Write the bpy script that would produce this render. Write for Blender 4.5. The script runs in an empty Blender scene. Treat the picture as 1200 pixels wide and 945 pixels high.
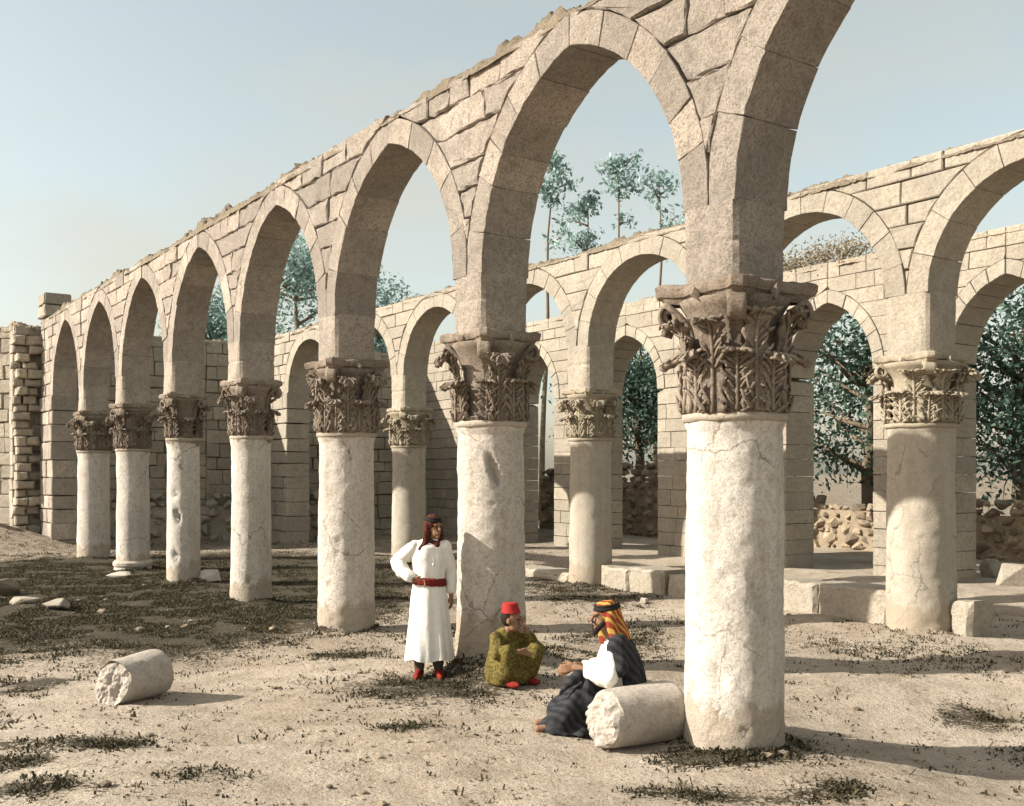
import bpy, bmesh, math, random
import numpy as np
from mathutils import Vector, Matrix, noise, Quaternion

R = math.radians
rnd = random.Random(7)
scene = bpy.context.scene
col = scene.collection

# ------------------------------------------------------------------ camera
F = 900.0            # focal length in pixels of the 1200 px wide photograph
CX, CY = 600.0, 501.0
EYE = 2.13
cam_d = bpy.data.cameras.new("camera")
cam = bpy.data.objects.new("camera", cam_d)
col.objects.link(cam)
cam.location = (0, 0, EYE)
cam.rotation_euler = (R(90), 0, 0)
cam_d.sensor_width = 36.0
ZOOM = 1200.0 / 880.0            # the picture itself is 905 px wide inside its mount
cam_d.lens = 36.0 * F * ZOOM / 1200.0
cam_d.shift_x = ((598.5 - CX) * ZOOM) / 1200.0
cam_d.shift_y = ((CY - 95) * ZOOM - 472.5) / 1200.0
cam_d.clip_end = 2000
cam_d.clip_start = 0.05
scene.camera = cam
scene.render.resolution_x, scene.render.resolution_y = 1024, 806

def at(px, py, Y):
    return Vector(((px - CX) / F * Y, Y, EYE - (py - CY) / F * Y))

def gpt(px, py, z=0.0):
    Y = (EYE - z) * F / (py - CY)
    return Vector(((px - CX) / F * Y, Y, z))

# ------------------------------------------------------------------ light
SUN_AZ, SUN_EL = 187.0, 30.5        # mathematical angle of the sun's bearing, elevation
sd = Vector((math.cos(R(SUN_AZ)) * math.cos(R(SUN_EL)), math.sin(R(SUN_AZ)) * math.cos(R(SUN_EL)), math.sin(R(SUN_EL))))
ld = bpy.data.lights.new("sun", 'SUN')
ld.energy = 5.0
ld.angle = R(0.6)
ld.color = (1.0, 0.93, 0.82)
lo = bpy.data.objects.new("sun", ld)
lo.rotation_euler = (-sd).to_track_quat('-Z', 'Y').to_euler()
lo.location = (-20, -5, 30)
col.objects.link(lo)

world = bpy.data.worlds.new("World")
scene.world = world
world.use_nodes = True
nt = world.node_tree
bg = nt.nodes['Background']
sky = nt.nodes.new('ShaderNodeTexSky')
sky.sky_type = 'NISHITA'
sky.sun_disc = False
sky.sun_elevation = R(SUN_EL)
sky.sun_rotation = math.atan2(sd.x, sd.y) % (2 * math.pi)
sky.air_density = 1.0
sky.dust_density = 2.2
sky.ozone_density = 1.5
hs = nt.nodes.new('ShaderNodeHueSaturation')
hs.inputs['Saturation'].default_value = 0.72
hs.inputs['Hue'].default_value = 0.475
nt.links.new(sky.outputs[0], hs.inputs['Color'])
# thin high cloud veil mixed over the sky
tc = nt.nodes.new('ShaderNodeTexCoord')
mp = nt.nodes.new('ShaderNodeMapping'); mp.inputs['Scale'].default_value = (1.2, 1.2, 3.2)
nz = nt.nodes.new('ShaderNodeTexNoise'); nz.inputs['Scale'].default_value = 1.7; nz.inputs['Detail'].default_value = 6; nz.inputs['Roughness'].default_value = .55
cr = nt.nodes.new('ShaderNodeValToRGB')
cr.color_ramp.elements[0].position = .42; cr.color_ramp.elements[0].color = (.18, .18, .18, 1)
cr.color_ramp.elements[1].position = .75; cr.color_ramp.elements[1].color = (.78, .78, .78, 1)
mx = nt.nodes.new('ShaderNodeMix'); mx.data_type = 'RGBA'
mx.inputs['B'].default_value = (3.0, 2.9, 2.55, 1)
nt.links.new(tc.outputs['Generated'], mp.inputs['Vector'])
nt.links.new(mp.outputs[0], nz.inputs['Vector'])
nt.links.new(nz.outputs['Fac'], cr.inputs[0])
nt.links.new(cr.outputs[0], mx.inputs['Factor'])
nt.links.new(hs.outputs[0], mx.inputs['A'])
tint = nt.nodes.new('ShaderNodeMix'); tint.data_type = 'RGBA'; tint.blend_type = 'MULTIPLY'
tint.inputs['Factor'].default_value = 1.0
tint.inputs['B'].default_value = (1.07, 1.0, 0.90, 1)
nt.links.new(mx.outputs['Result'], tint.inputs['A'])
nt.links.new(tint.outputs['Result'], bg.inputs['Color'])
bg.inputs['Strength'].default_value = 0.12

vs = scene.view_settings
vs.view_transform = 'Standard'; vs.look = 'None'; vs.exposure = 0.98; vs.gamma = 1.0
vs.use_curve_mapping = False

# ------------------------------------------------------------------ materials
def new_mat(name):
    m = bpy.data.materials.new(name); m.use_nodes = True
    t = m.node_tree
    b = t.nodes['Principled BSDF']
    b.inputs['Roughness'].default_value = 0.9
    b.inputs['Specular IOR Level'].default_value = 0.15
    return m, t, b

def N(t, kind, **kw):
    n = t.nodes.new(kind)
    for k, v in kw.items():
        if k in n.inputs: n.inputs[k].default_value = v
        else: setattr(n, k, v)
    return n

def ramp(t, src, stops):
    r = t.nodes.new('ShaderNodeValToRGB')
    e = r.color_ramp.elements
    while len(e) > 1: e.remove(e[-1])
    e[0].position = stops[0][0]; e[0].color = (*stops[0][1], 1)
    for p, c in stops[1:]:
        x = e.new(p); x.color = (*c, 1)
    t.links.new(src, r.inputs[0])
    return r.outputs[0]

def mixc(t, fac, a, b, mode='MIX'):
    m = t.nodes.new('ShaderNodeMix'); m.data_type = 'RGBA'; m.blend_type = mode
    for s, v in (('Factor', fac), ('A', a), ('B', b)):
        if hasattr(v, 'is_linked'): t.links.new(v, m.inputs[s])
        elif isinstance(v, (tuple, list)): m.inputs[s].default_value = (*v, 1)
        else: m.inputs[s].default_value = v
    return m.outputs['Result']

def stone(name, c1, c2, dark, pit=0.5, bump=0.6, scale=1.0, island=0.35, stain=0.5, pitscale=38):
    """weathered limestone: block to block tone, blotches, lichen stains, pits"""
    m, t, b = new_mat(name)
    g = N(t, 'ShaderNodeNewGeometry')
    pos = g.outputs['Position']
    n1 = N(t, 'ShaderNodeTexNoise', Scale=1.3 * scale, Detail=6, Roughness=.6); t.links.new(pos, n1.inputs['Vector'])
    n2 = N(t, 'ShaderNodeTexNoise', Scale=9 * scale, Detail=8, Roughness=.7); t.links.new(pos, n2.inputs['Vector'])
    n3 = N(t, 'ShaderNodeTexNoise', Scale=pitscale * scale, Detail=7, Roughness=.8); t.links.new(pos, n3.inputs['Vector'])
    base = ramp(t, n1.outputs['Fac'], [(.3, c2), (.7, c1)])
    isl = ramp(t, g.outputs['Random Per Island'], [(0, (1 - island,) * 3), (1, (1 + island * .6, 1 + island * .5, 1 + island * .35))])
    base = mixc(t, 1.0, base, isl, 'MULTIPLY')
    st = ramp(t, n2.outputs['Fac'], [(.5, (0, 0, 0)), (.68, (stain,) * 3)])
    base = mixc(t, st, base, dark)
    pt = ramp(t, n3.outputs['Fac'], [(.41, (pit,) * 3), (.52, (0, 0, 0))])
    base = mixc(t, pt, base, dark)
    t.links.new(base, b.inputs['Base Color'])
    h = t.nodes.new('ShaderNodeMath'); h.operation = 'MULTIPLY_ADD'
    t.links.new(n2.outputs['Fac'], h.inputs[0]); h.inputs[1].default_value = .9
    t.links.new(n3.outputs['Fac'], h.inputs[2])
    bp = N(t, 'ShaderNodeBump', Strength=bump, Distance=.035)
    t.links.new(h.outputs[0], bp.inputs['Height'])
    t.links.new(bp.outputs[0], b.inputs['Normal'])
    return m

M = {}
M['wall_a'] = stone('near_wall_stone', (.54, .48, .415), (.43, .375, .315), (.16, .125, .10), pit=.7, bump=1.0, island=.28, pitscale=46)
def grey_stain(m, c, amt):
    t = m.node_tree; b = t.nodes['Principled BSDF']
    src = b.inputs['Base Color'].links[0].from_socket
    pos = N(t, 'ShaderNodeNewGeometry').outputs['Position']
    n = N(t, 'ShaderNodeTexNoise', Scale=.9, Detail=9, Roughness=.68, Distortion=.6); t.links.new(pos, n.inputs['Vector'])
    f = ramp(t, n.outputs['Fac'], [(.47, (0, 0, 0)), (.60, (amt,) * 3)])
    n2 = N(t, 'ShaderNodeTexNoise', Scale=14, Detail=6, Roughness=.75); t.links.new(pos, n2.inputs['Vector'])
    f2 = ramp(t, n2.outputs['Fac'], [(.40, (.25,) * 3), (.58, (1, 1, 1))])
    t.links.new(mixc(t, mixc(t, 1.0, f, f2, 'MULTIPLY'), src, c), b.inputs['Base Color'])
grey_stain(M['wall_a'], (.21, .19, .168), .55)
M['wall_b'] = stone('mid_wall_stone', (.45, .405, .335), (.37, .33, .265), (.2, .165, .125), pit=.5, bump=.8, pitscale=26, island=.14)
M['wall_c'] = stone('far_wall_stone', (.42, .375, .305), (.34, .30, .24), (.18, .15, .115), pit=.5, bump=.8, pitscale=20, island=.14)
M['wall_d'] = stone('end_wall_stone', (.52, .465, .385), (.42, .37, .30), (.18, .155, .12), pit=.5, bump=1.0, pitscale=18, island=.22)
M['shaft_a'] = stone('pale_shaft_stone', (.66, .615, .56), (.55, .505, .45), (.24, .20, .165), pit=.45, bump=.7, stain=.4, island=0, pitscale=30)
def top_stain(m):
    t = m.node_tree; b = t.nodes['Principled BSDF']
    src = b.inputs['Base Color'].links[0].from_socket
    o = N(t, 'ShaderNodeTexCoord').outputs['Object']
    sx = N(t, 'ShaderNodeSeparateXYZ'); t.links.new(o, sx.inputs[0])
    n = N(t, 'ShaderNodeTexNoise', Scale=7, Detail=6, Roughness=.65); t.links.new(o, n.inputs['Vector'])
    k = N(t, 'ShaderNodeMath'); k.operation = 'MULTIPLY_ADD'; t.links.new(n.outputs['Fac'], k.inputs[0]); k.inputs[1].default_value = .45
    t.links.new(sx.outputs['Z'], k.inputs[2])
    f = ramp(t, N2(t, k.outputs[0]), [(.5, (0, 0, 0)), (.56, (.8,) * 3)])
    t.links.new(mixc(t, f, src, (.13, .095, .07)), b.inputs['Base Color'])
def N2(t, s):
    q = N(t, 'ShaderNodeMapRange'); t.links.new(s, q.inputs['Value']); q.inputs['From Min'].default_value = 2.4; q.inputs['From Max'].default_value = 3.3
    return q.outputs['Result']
def streaks(m, c, amt):
    t = m.node_tree; b = t.nodes['Principled BSDF']
    src = b.inputs['Base Color'].links[0].from_socket
    o = N(t, 'ShaderNodeTexCoord').outputs['Object']
    mp_ = N(t, 'ShaderNodeMapping'); mp_.inputs['Scale'].default_value = (5.5, 5.5, .55); t.links.new(o, mp_.inputs['Vector'])
    n = N(t, 'ShaderNodeTexNoise', Scale=1.0, Detail=7, Roughness=.65); t.links.new(mp_.outputs[0], n.inputs['Vector'])
    f = ramp(t, n.outputs['Fac'], [(.48, (0, 0, 0)), (.72, (amt,) * 3)])
    src = mixc(t, f, src, c)
    sx = N(t, 'ShaderNodeSeparateXYZ'); t.links.new(o, sx.inputs[0])     # soil splashed on the foot
    k = N(t, 'ShaderNodeMath'); k.operation = 'MULTIPLY_ADD'; t.links.new(n.outputs['Fac'], k.inputs[0]); k.inputs[1].default_value = -.7; t.links.new(sx.outputs['Z'], k.inputs[2])
    f2 = ramp(t, k.outputs[0], [(0, (.55,) * 3), (.05, (0, 0, 0))])
    t.links.new(mixc(t, f2, src, (.30, .235, .165)), b.inputs['Base Color'])
def own_tone(m, lo, hi):
    t = m.node_tree; b = t.nodes['Principled BSDF']
    src = b.inputs['Base Color'].links[0].from_socket
    r_ = N(t, 'ShaderNodeObjectInfo').outputs['Random']
    t.links.new(mixc(t, 1.0, src, ramp(t, r_, [(0, lo), (1, hi)]), 'MULTIPLY'), b.inputs['Base Color'])
def cracks(m, c):
    t = m.node_tree; b = t.nodes['Principled BSDF']
    src = b.inputs['Base Color'].links[0].from_socket
    pos = N(t, 'ShaderNodeNewGeometry').outputs['Position']
    w = N(t, 'ShaderNodeTexNoise', Scale=3.2, Detail=5, Roughness=.6); t.links.new(pos, w.inputs['Vector'])
    wv = mixc(t, .22, pos, w.outputs['Color'])
    v = N(t, 'ShaderNodeTexVoronoi', Scale=1.7); v.feature = 'DISTANCE_TO_EDGE'; t.links.new(wv, v.inputs['Vector'])
    e = ramp(t, v.outputs['Distance'], [(0, (.9,) * 3), (.012, (0, 0, 0))])
    k = N(t, 'ShaderNodeTexNoise', Scale=1.1, Detail=2); t.links.new(pos, k.inputs['Vector'])
    e = mixc(t, 1.0, e, ramp(t, k.outputs['Fac'], [(.50, (0, 0, 0)), (.58, (1, 1, 1))]), 'MULTIPLY')
    t.links.new(mixc(t, e, src, c), b.inputs['Base Color'])
cracks(M['shaft_a'], (.16, .125, .10))
streaks(M['shaft_a'], (.30, .245, .195), .42)
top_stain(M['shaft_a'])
own_tone(M['shaft_a'], (.84, .82, .79), (1.04, 1.04, 1.03))
M['shaft_b'] = stone('tan_shaft_stone', (.43, .39, .325), (.37, .33, .27), (.22, .19, .15), pit=.35, bump=.4, stain=.35, island=0)
M['cap_a'] = stone('grey_brown_capital_stone', (.36, .305, .25), (.20, .16, .125), (.07, .055, .042), pit=.6, bump=.5, island=.12, scale=1.4)
M['cap_b'] = stone('cream_capital_stone', (0.396, 0.348, 0.267), (0.327, 0.284, 0.215), (0.172, 0.142, 0.103), pit=.35, bump=.5, island=.15, scale=1.4)
M['rubble'] = stone('rubble_stone', (0.396, 0.331, 0.249), (0.301, 0.245, 0.181), (0.129, 0.103, 0.077), pit=.4, bump=.8, island=.45)
M['fresh'] = stone('pale_marble', (0.568, 0.516, 0.456), (0.490, 0.439, 0.378), (0.215, 0.172, 0.138), pit=.35, bump=.6, island=.15)
own_tone(M['cap_a'], (.80, .78, .76), (1.06, 1.06, 1.05))
cracks(M['shaft_b'], (.17, .14, .11)); streaks(M['shaft_b'], (.27, .23, .175), .5)
grey_stain(M['wall_b'], (.25, .225, .19), .55); grey_stain(M['wall_c'], (.23, .21, .175), .5); grey_stain(M['wall_d'], (.24, .215, .18), .5); grey_stain(M['fresh'], (.34, .30, .25), .5)
M['crust'] = stone('wall_top_crust', (.31, .26, .195), (.22, .18, .13), (.09, .075, .05), pit=.6, bump=1.0, island=.1)
M['bark'] = stone('bark', (.27, .215, .155), (.17, .135, .095), (.06, .045, .03), pit=.4, bump=.9, island=.1, scale=2)

def foliage(name, c1, c2):
    m, t, b = new_mat(name)
    g = N(t, 'ShaderNodeNewGeometry')
    c = ramp(t, g.outputs['Random Per Island'], [(0, c1), (.6, c2), (1, tuple(min(1, x * 1.7) for x in c2))])
    t.links.new(c, b.inputs['Base Color'])
    b.inputs['Roughness'].default_value = .6
    tr = N(t, 'ShaderNodeBsdfTranslucent'); t.links.new(c, tr.inputs['Color'])
    ms = N(t, 'ShaderNodeMixShader'); ms.inputs[0].default_value = .3
    t.links.new(b.outputs[0], ms.inputs[1]); t.links.new(tr.outputs[0], ms.inputs[2])
    t.links.new(ms.outputs[0], t.nodes['Material Output'].inputs['Surface'])
    return m
M['leaf_teal'] = foliage('teal_leaves', (.14, .22, .20), (.22, .32, .295))
M['leaf_dark'] = foliage('dark_leaves', (.03, .06, .045), (.07, .115, .085))
M['grass'] = foliage('weed_blades', (.022, .021, .012), (.06, .052, .028))
M['twig'] = foliage('dry_twigs', (.16, .13, .085), (.26, .22, .15))

def cloth(name, c, c2=None, scale=30, bump=.3, kind=None, sharp=False):
    m, t, b = new_mat(name)
    tcn = N(t, 'ShaderNodeTexCoord'); o = tcn.outputs['Object']
    n = N(t, 'ShaderNodeTexNoise', Scale=scale, Detail=5, Roughness=.6)
    t.links.new(o, n.inputs['Vector'])
    if c2 is None: c2 = tuple(x * .8 for x in c)
    if kind == 'stripe':
        w = N(t, 'ShaderNodeTexWave', Scale=scale, Distortion=2.5)
        w.bands_direction = 'DIAGONAL'
        w.inputs['Detail'].default_value = 1
        t.links.new(o, w.inputs['Vector'])
        src = w.outputs['Fac']
        cc = ramp(t, src, [(.45, c), (.58, c2)])
    else:
        cc = ramp(t, n.outputs['Fac'], [(.44 if sharp else .3, c), (.54 if sharp else .7, c2)])
    t.links.new(cc, b.inputs['Base Color'])
    bp = N(t, 'ShaderNodeBump', Strength=bump, Distance=.01)
    n2 = N(t, 'ShaderNodeTexNoise', Scale=40, Detail=4); t.links.new(o, n2.inputs['Vector'])
    t.links.new(n2.outputs['Fac'], bp.inputs['Height']); t.links.new(bp.outputs[0], b.inputs['Normal'])
    return m
M['white_cloth'] = cloth('white_cotton', (.74, .71, .66), (.66, .63, .58), 14)
M['red_cloth'] = cloth('red_wool', (.16, .022, .017), (.11, .015, .012))
M['fez_red'] = cloth('red_felt', (.33, .03, .025), (.26, .022, .02))
M['shoe_red'] = cloth('red_leather', (.22, .022, .016), (.14, .014, .01))
M['dark_red'] = cloth('dark_red_weave', (.10, .022, .015), (.035, .014, .01), 45, sharp=True)
M['olive'] = cloth('olive_patterned_cloth', (.15, .118, .03), (.07, .054, .017), 40, sharp=True)
M['black_cloak'] = cloth('black_striped_wool', (.017, .018, .020), (.032, .034, .037), 6, kind='stripe')
M['black'] = cloth('black_cord', (.018, .016, .015))
M['scarf'] = cloth('red_yellow_striped_scarf', (.20, .032, .02), (.33, .215, .05), 8, kind='stripe')
M['dark_trousers'] = cloth('brown_trousers', (.09, .07, .055))
M['skin'] = cloth('tanned_skin', (.25, .145, .09), (.20, .115, .07), 12, .05)
M['hair'] = cloth('dark_hair', (.02, .015, .012))

# ground -------------------------------------------------------------
def ground_mat():
    m, t, b = new_mat('dry_sandy_ground')
    g = N(t, 'ShaderNodeNewGeometry'); pos = g.outputs['Position']
    n0 = N(t, 'ShaderNodeTexNoise', Scale=.35, Detail=5, Roughness=.6); t.links.new(pos, n0.inputs['Vector'])
    n1 = N(t, 'ShaderNodeTexNoise', Scale=2.6, Detail=8, Roughness=.7); t.links.new(pos, n1.inputs['Vector'])
    n2 = N(t, 'ShaderNodeTexNoise', Scale=24, Detail=6, Roughness=.7); t.links.new(pos, n2.inputs['Vector'])
    v = N(t, 'ShaderNodeTexVoronoi', Scale=34); t.links.new(pos, v.inputs['Vector'])
    base = ramp(t, n0.outputs['Fac'], [(.35, (.375, .315, .25)), (.65, (.535, .47, .395))])
    mid = ramp(t, n1.outputs['Fac'], [(.36, (.72, .70, .66)), (.6, (1.06, 1.05, 1.04))])
    base = mixc(t, 1.0, base, mid, 'MULTIPLY')
    sp = ramp(t, n2.outputs['Fac'], [(.34, (.7,) * 3), (.44, (0, 0, 0))])
    base = mixc(t, sp, base, (.17, .13, .09))
    n4 = N(t, 'ShaderNodeTexNoise', Scale=75, Detail=4, Roughness=.8); t.links.new(pos, n4.inputs['Vector'])
    fine_ = ramp(t, n4.outputs['Fac'], [(.32, (.62, .60, .57)), (.60, (1.10, 1.10, 1.09))])
    base = mixc(t, 1.0, base, fine_, 'MULTIPLY')
    a = N(t, 'ShaderNodeAttribute'); a.attribute_name = 'turf'
    ma = N(t, 'ShaderNodeMath'); ma.operation = 'ADD'
    ms = N(t, 'ShaderNodeMath'); ms.operation = 'MULTIPLY_ADD'
    t.links.new(n1.outputs['Fac'], ms.inputs[0]); ms.inputs[1].default_value = 2.2; ms.inputs[2].default_value = -2.95
    ms2 = N(t, 'ShaderNodeMath'); ms2.operation = 'MULTIPLY_ADD'; t.links.new(n2.outputs['Fac'], ms2.inputs[0]); ms2.inputs[1].default_value = 3.4; t.links.new(ms.outputs[0], ms2.inputs[2])
    t.links.new(a.outputs['Fac'], ma.inputs[0]); t.links.new(ms2.outputs[0], ma.inputs[1])
    gf = ramp(t, ma.outputs[0], [(.30, (0, 0, 0)), (.50, (.93,) * 3)])
    gc = ramp(t, n2.outputs['Fac'], [(.35, (.020, .018, .011)), (.62, (.062, .050, .030))])
    base = mixc(t, gf, base, gc)
    t.links.new(base, b.inputs['Base Color'])
    h = N(t, 'ShaderNodeMath'); h.operation = 'MULTIPLY_ADD'
    t.links.new(n1.outputs['Fac'], h.inputs[0]); h.inputs[1].default_value = 1.6; t.links.new(n2.outputs['Fac'], h.inputs[2])
    bp = N(t, 'ShaderNodeBump', Strength=.9, Distance=.05)
    t.links.new(h.outputs[0], bp.inputs['Height']); t.links.new(bp.outputs[0], b.inputs['Normal'])
    return m
M['ground'] = ground_mat()

# ------------------------------------------------------------------ object helpers
def tag(o, label=None, cat=None, group=None, kind=None):
    if label: o['label'] = label
    if cat: o['category'] = cat
    if group: o['group'] = group
    if cat and not kind: kind = 'thing'
    if kind: o['kind'] = kind
    return o

def empty(name, loc=(0, 0, 0), rz=0.0):
    o = bpy.data.objects.new(name, None)
    o.location = loc; o.rotation_euler = (0, 0, rz); o.empty_display_size = .2
    col.objects.link(o)
    return o

class MB:
    def __init__(s): s.v = []; s.f = []
    def add(s, vs, fs):
        b = len(s.v); s.v.extend(vs); s.f.extend([tuple(i + b for i in f) for f in fs])
    def build(s, name, mat, parent=None, smooth=False, loc=None):
        me = bpy.data.meshes.new(name)
        me.from_pydata([tuple(p) for p in s.v], [], s.f)
        me.materials.append(mat)
        if smooth: me.polygons.foreach_set('use_smooth', [True] * len(me.polygons))
        me.update()
        return link(name, me, parent, loc)

def link(name, me, parent=None, loc=None):
    o = bpy.data.objects.new(name, me)
    if loc is not None: o.location = loc
    col.objects.link(o)
    if parent: o.parent = parent
    return o

def copy_tree(o, parent=None):
    c = o.copy(); col.objects.link(c); c.parent = parent
    for ch in [x for x in o.children]: copy_tree(ch, c)
    return c

def fbm(p, sc, oct=4):
    return noise.fractal(Vector(p) * sc, 1.0, 2.0, oct, noise_basis='PERLIN_ORIGINAL')

def rock(mb, c, size, seed, sub=3, rough=.28, rot=None):
    """angular broken stone: hull of random points, corners knocked off"""
    rl = random.Random(int(seed * 131) + 7)
    bm = bmesh.new()
    for k in range(9 + 5 * sub):
        p = Vector((rl.gauss(0, 1), rl.gauss(0, 1), rl.gauss(0, 1))).normalized()
        m = max(abs(p.x), abs(p.y), abs(p.z)); p = p.lerp(p / m * .85, .7) * rl.uniform(1 - rough * .9, 1.05)
        bm.verts.new(p)
    res = bmesh.ops.convex_hull(bm, input=bm.verts)
    bmesh.ops.delete(bm, geom=[v for v in bm.verts if not v.link_faces], context='VERTS')
    bmesh.ops.dissolve_limit(bm, angle_limit=R(9), verts=bm.verts, edges=bm.edges)
    bmesh.ops.bevel(bm, geom=list(bm.edges), offset=.05, segments=1, affect='EDGES', clamp_overlap=True)
    q = rot if rot else Quaternion((0, 0, 1), seed * 2.1)
    bm.verts.index_update()
    mb.add([q @ Vector((v.co.x * size[0], v.co.y * size[1], v.co.z * size[2])) + Vector(c) for v in bm.verts], [tuple(v.index for v in f.verts) for f in bm.faces])
    bm.free()

def leaves(rs, centres, n, spread, size):
    """n leaf quads round every clump centre"""
    c = np.repeat(np.array(centres), n, 0)
    m = len(c)
    pos = c + rs.normal(0, 1, (m, 3)) * np.array(spread)
    d1 = rs.normal(0, 1, (m, 3)); d1 /= np.linalg.norm(d1, axis=1, keepdims=True)
    d2 = np.cross(d1, rs.normal(0, 1, (m, 3))); d2 /= np.linalg.norm(d2, axis=1, keepdims=True)
    s = size * rs.uniform(.35, 1.6, (m, 1))
    a = pos - d1 * s; b = pos + d2 * s * .45; e = pos + d1 * s; f = pos - d2 * s * .45
    v = np.stack([a, b, e, f], 1).reshape(-1, 3)
    return v

def leaf_obj(name, v, mat, parent):
    m = len(v) // 4
    me = bpy.data.meshes.new(name)
    me.from_pydata(v.tolist(), [], np.arange(m * 4).reshape(m, 4).tolist()); me.materials.append(mat)
    return link(name, me, parent)

# ------------------------------------------------------------------ layout
TH = math.atan((CX + 27) / F)
ST, CT = math.sin(TH), math.cos(TH)
U = Vector((-ST, CT, 0)); NRM = Vector((-CT, -ST, 0))   # along the arcades (away), and towards the court
S = 3.52
XA, XB, XC = 7.6, 15.3, 22.9
class Frame:
    def __init__(s, o, u, n): s.o = Vector(o); s.u = u; s.n = n
    def w(s, l, d, h):
        p = s.o + s.u * l + s.n * d
        return Vector((p.x, p.y, h))
FA = Frame((XA, 0, 0), U, NRM)
FB = Frame((XB, 0, 0), U, NRM)
FC = Frame((XC, 0, 0), U, NRM)
L_END = 10.25 * S                                   # where the end wall crosses the near arcade
FD = Frame(FA.w(L_END + .35, 0, 0), Vector((CT, ST, 0)), -U)

def LA(k): return S * (2.9 + k)
def LB(k): return S * (4.88 + k)

# ------------------------------------------------------------------ terrain
def sstep(a, b, x):
    t = np.clip((x - a) / (b - a), 0, 1); return t * t * (3 - 2 * t)

def gz(x, y):
    x = np.asarray(x, float); y = np.asarray(y, float)
    z = 0.03 * np.sin(x * .9 + 1) * np.sin(y * .7) + .02 * np.sin(x * 2.3 + y * 1.1) + .015 * np.sin(y * 3.1 - x * 1.7)
    # dip right of the near column, added so its cast shadow slopes downward
    z = z - .36 * np.exp(-(((x - 4.7) / 1.9) ** 2 + ((y - 7.9) / 2.4) ** 2))
    # footing under the second column
    z = z + .22 * np.exp(-(((x + .15) / .62) ** 2 + ((y - 11.3) / .55) ** 2) ** 2)
    # soil banked up round the column feet
    for f_, l0_ in ((FA, 2.9), (FB, 4.88)):
        for k_ in range(0, 7):
            p_ = f_.w((l0_ + k_) * S, 0, 0); dd = np.hypot(x - p_.x, y - p_.y)
            z = z + (.065 + .035 * np.sin(np.arctan2(y - p_.y, x - p_.x) * 3 + k_)) * np.exp(-(dd / .50) ** 4)
    # rubble heap at the far left corner
    z = z + 1.0 * np.exp(-(((x + 15.0) / 2.4) ** 2 + ((y - 27.9) / 1.6) ** 2))
    z = z + .35 * np.exp(-(((x + 19) / 4) ** 2 + ((y - 24) / 2.0) ** 2))
    return z

def axis(lo, hi, fine_lo, fine_hi, step):
    a = list(np.arange(fine_lo, fine_hi, step))
    p, d = fine_hi, step
    while p < hi: a.append(p); d *= 1.18; p += d
    p, d = fine_lo - step, step
    while p > lo: a.insert(0, p); d *= 1.18; p -= d
    return np.array(a)
gx = axis(-700, 700, -9, 9, .09); gy = axis(-60, 900, 3.2, 19, .09)

PATCHES = []       # turf patches: centre and half sizes on the ground, strength
def patch(px, py, rx, ry, k=1.0):
    c = gpt(px, py); sx = rx / F * c.y
    y0 = (EYE * F) / (py + ry - CY); y1 = (EYE * F) / max(py - ry - CY, 12)
    PATCHES.append((c.x, (y0 + y1) / 2, sx, max((y1 - y0) / 2, .12), k))
for a in [(260, 606, 230, 34, 2.0), (200, 622, 140, 42, 2.0), (120, 640, 120, 60, 1.4), (330, 632, 110, 28, 1.3), (430, 620, 80, 22, 1.1), (160, 590, 120, 16, 1.2), (185, 686, 32, 8, .9), (525, 687, 78, 14, .9),
          (455, 657, 32, 6, .7), (510, 722, 34, 5, .7), (785, 741, 62, 9, 1.0), (995, 696, 30, 8, .9), (200, 737, 60, 6, .7),
          (165, 752, 40, 8, .85), (260, 736, 30, 6, .7), (190, 778, 60, 8, .8), (780, 772, 90, 7, .75), (885, 765, 26, 7, .7),
          (520, 590, 70, 14, .75), (665, 602, 70, 14, .75), (560, 640, 60, 8, .4), (740, 640, 110, 12, .42), (900, 655, 80, 12, .30),
          (1000, 660, 80, 14, .22), (640, 660, 80, 12, .3), (90, 720, 70, 9, .6), (430, 830, 120, 9, .5), (1000, 840, 90, 10, .6),
          (130, 850, 110, 14, .6), (700, 870, 60, 8, .4), (330, 765, 40, 6, .5), (1100, 720, 70, 9, .5), (690, 650, 50, 8, .5)]:
    patch(*a)
for k_ in range(0, 7):
    for f_, l_, st in ((FA, LA(k_), .8), (FB, LB(k_), .5)):
        p_ = f_.w(l_, 0, 0); PATCHES.append((p_.x, p_.y, .62, .5, st))
def turf(x, y):
    x = np.asarray(x, float); y = np.asarray(y, float)
    m = np.zeros_like(x)
    for cx, cy, sx, sy, k in PATCHES:
        d = ((x - cx) / sx) ** 2 + ((y - cy) / sy) ** 2
        m = np.maximum(m, k * np.exp(-d * d * .7))
    # general turf beyond the courtyard
    m = np.maximum(m, .55 * sstep(15, 22, y) * sstep(3, -2, x - (y - 20) * .2) * .9)
    m = np.maximum(m, .6 * sstep(38, 55, y))
    return m

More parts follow.
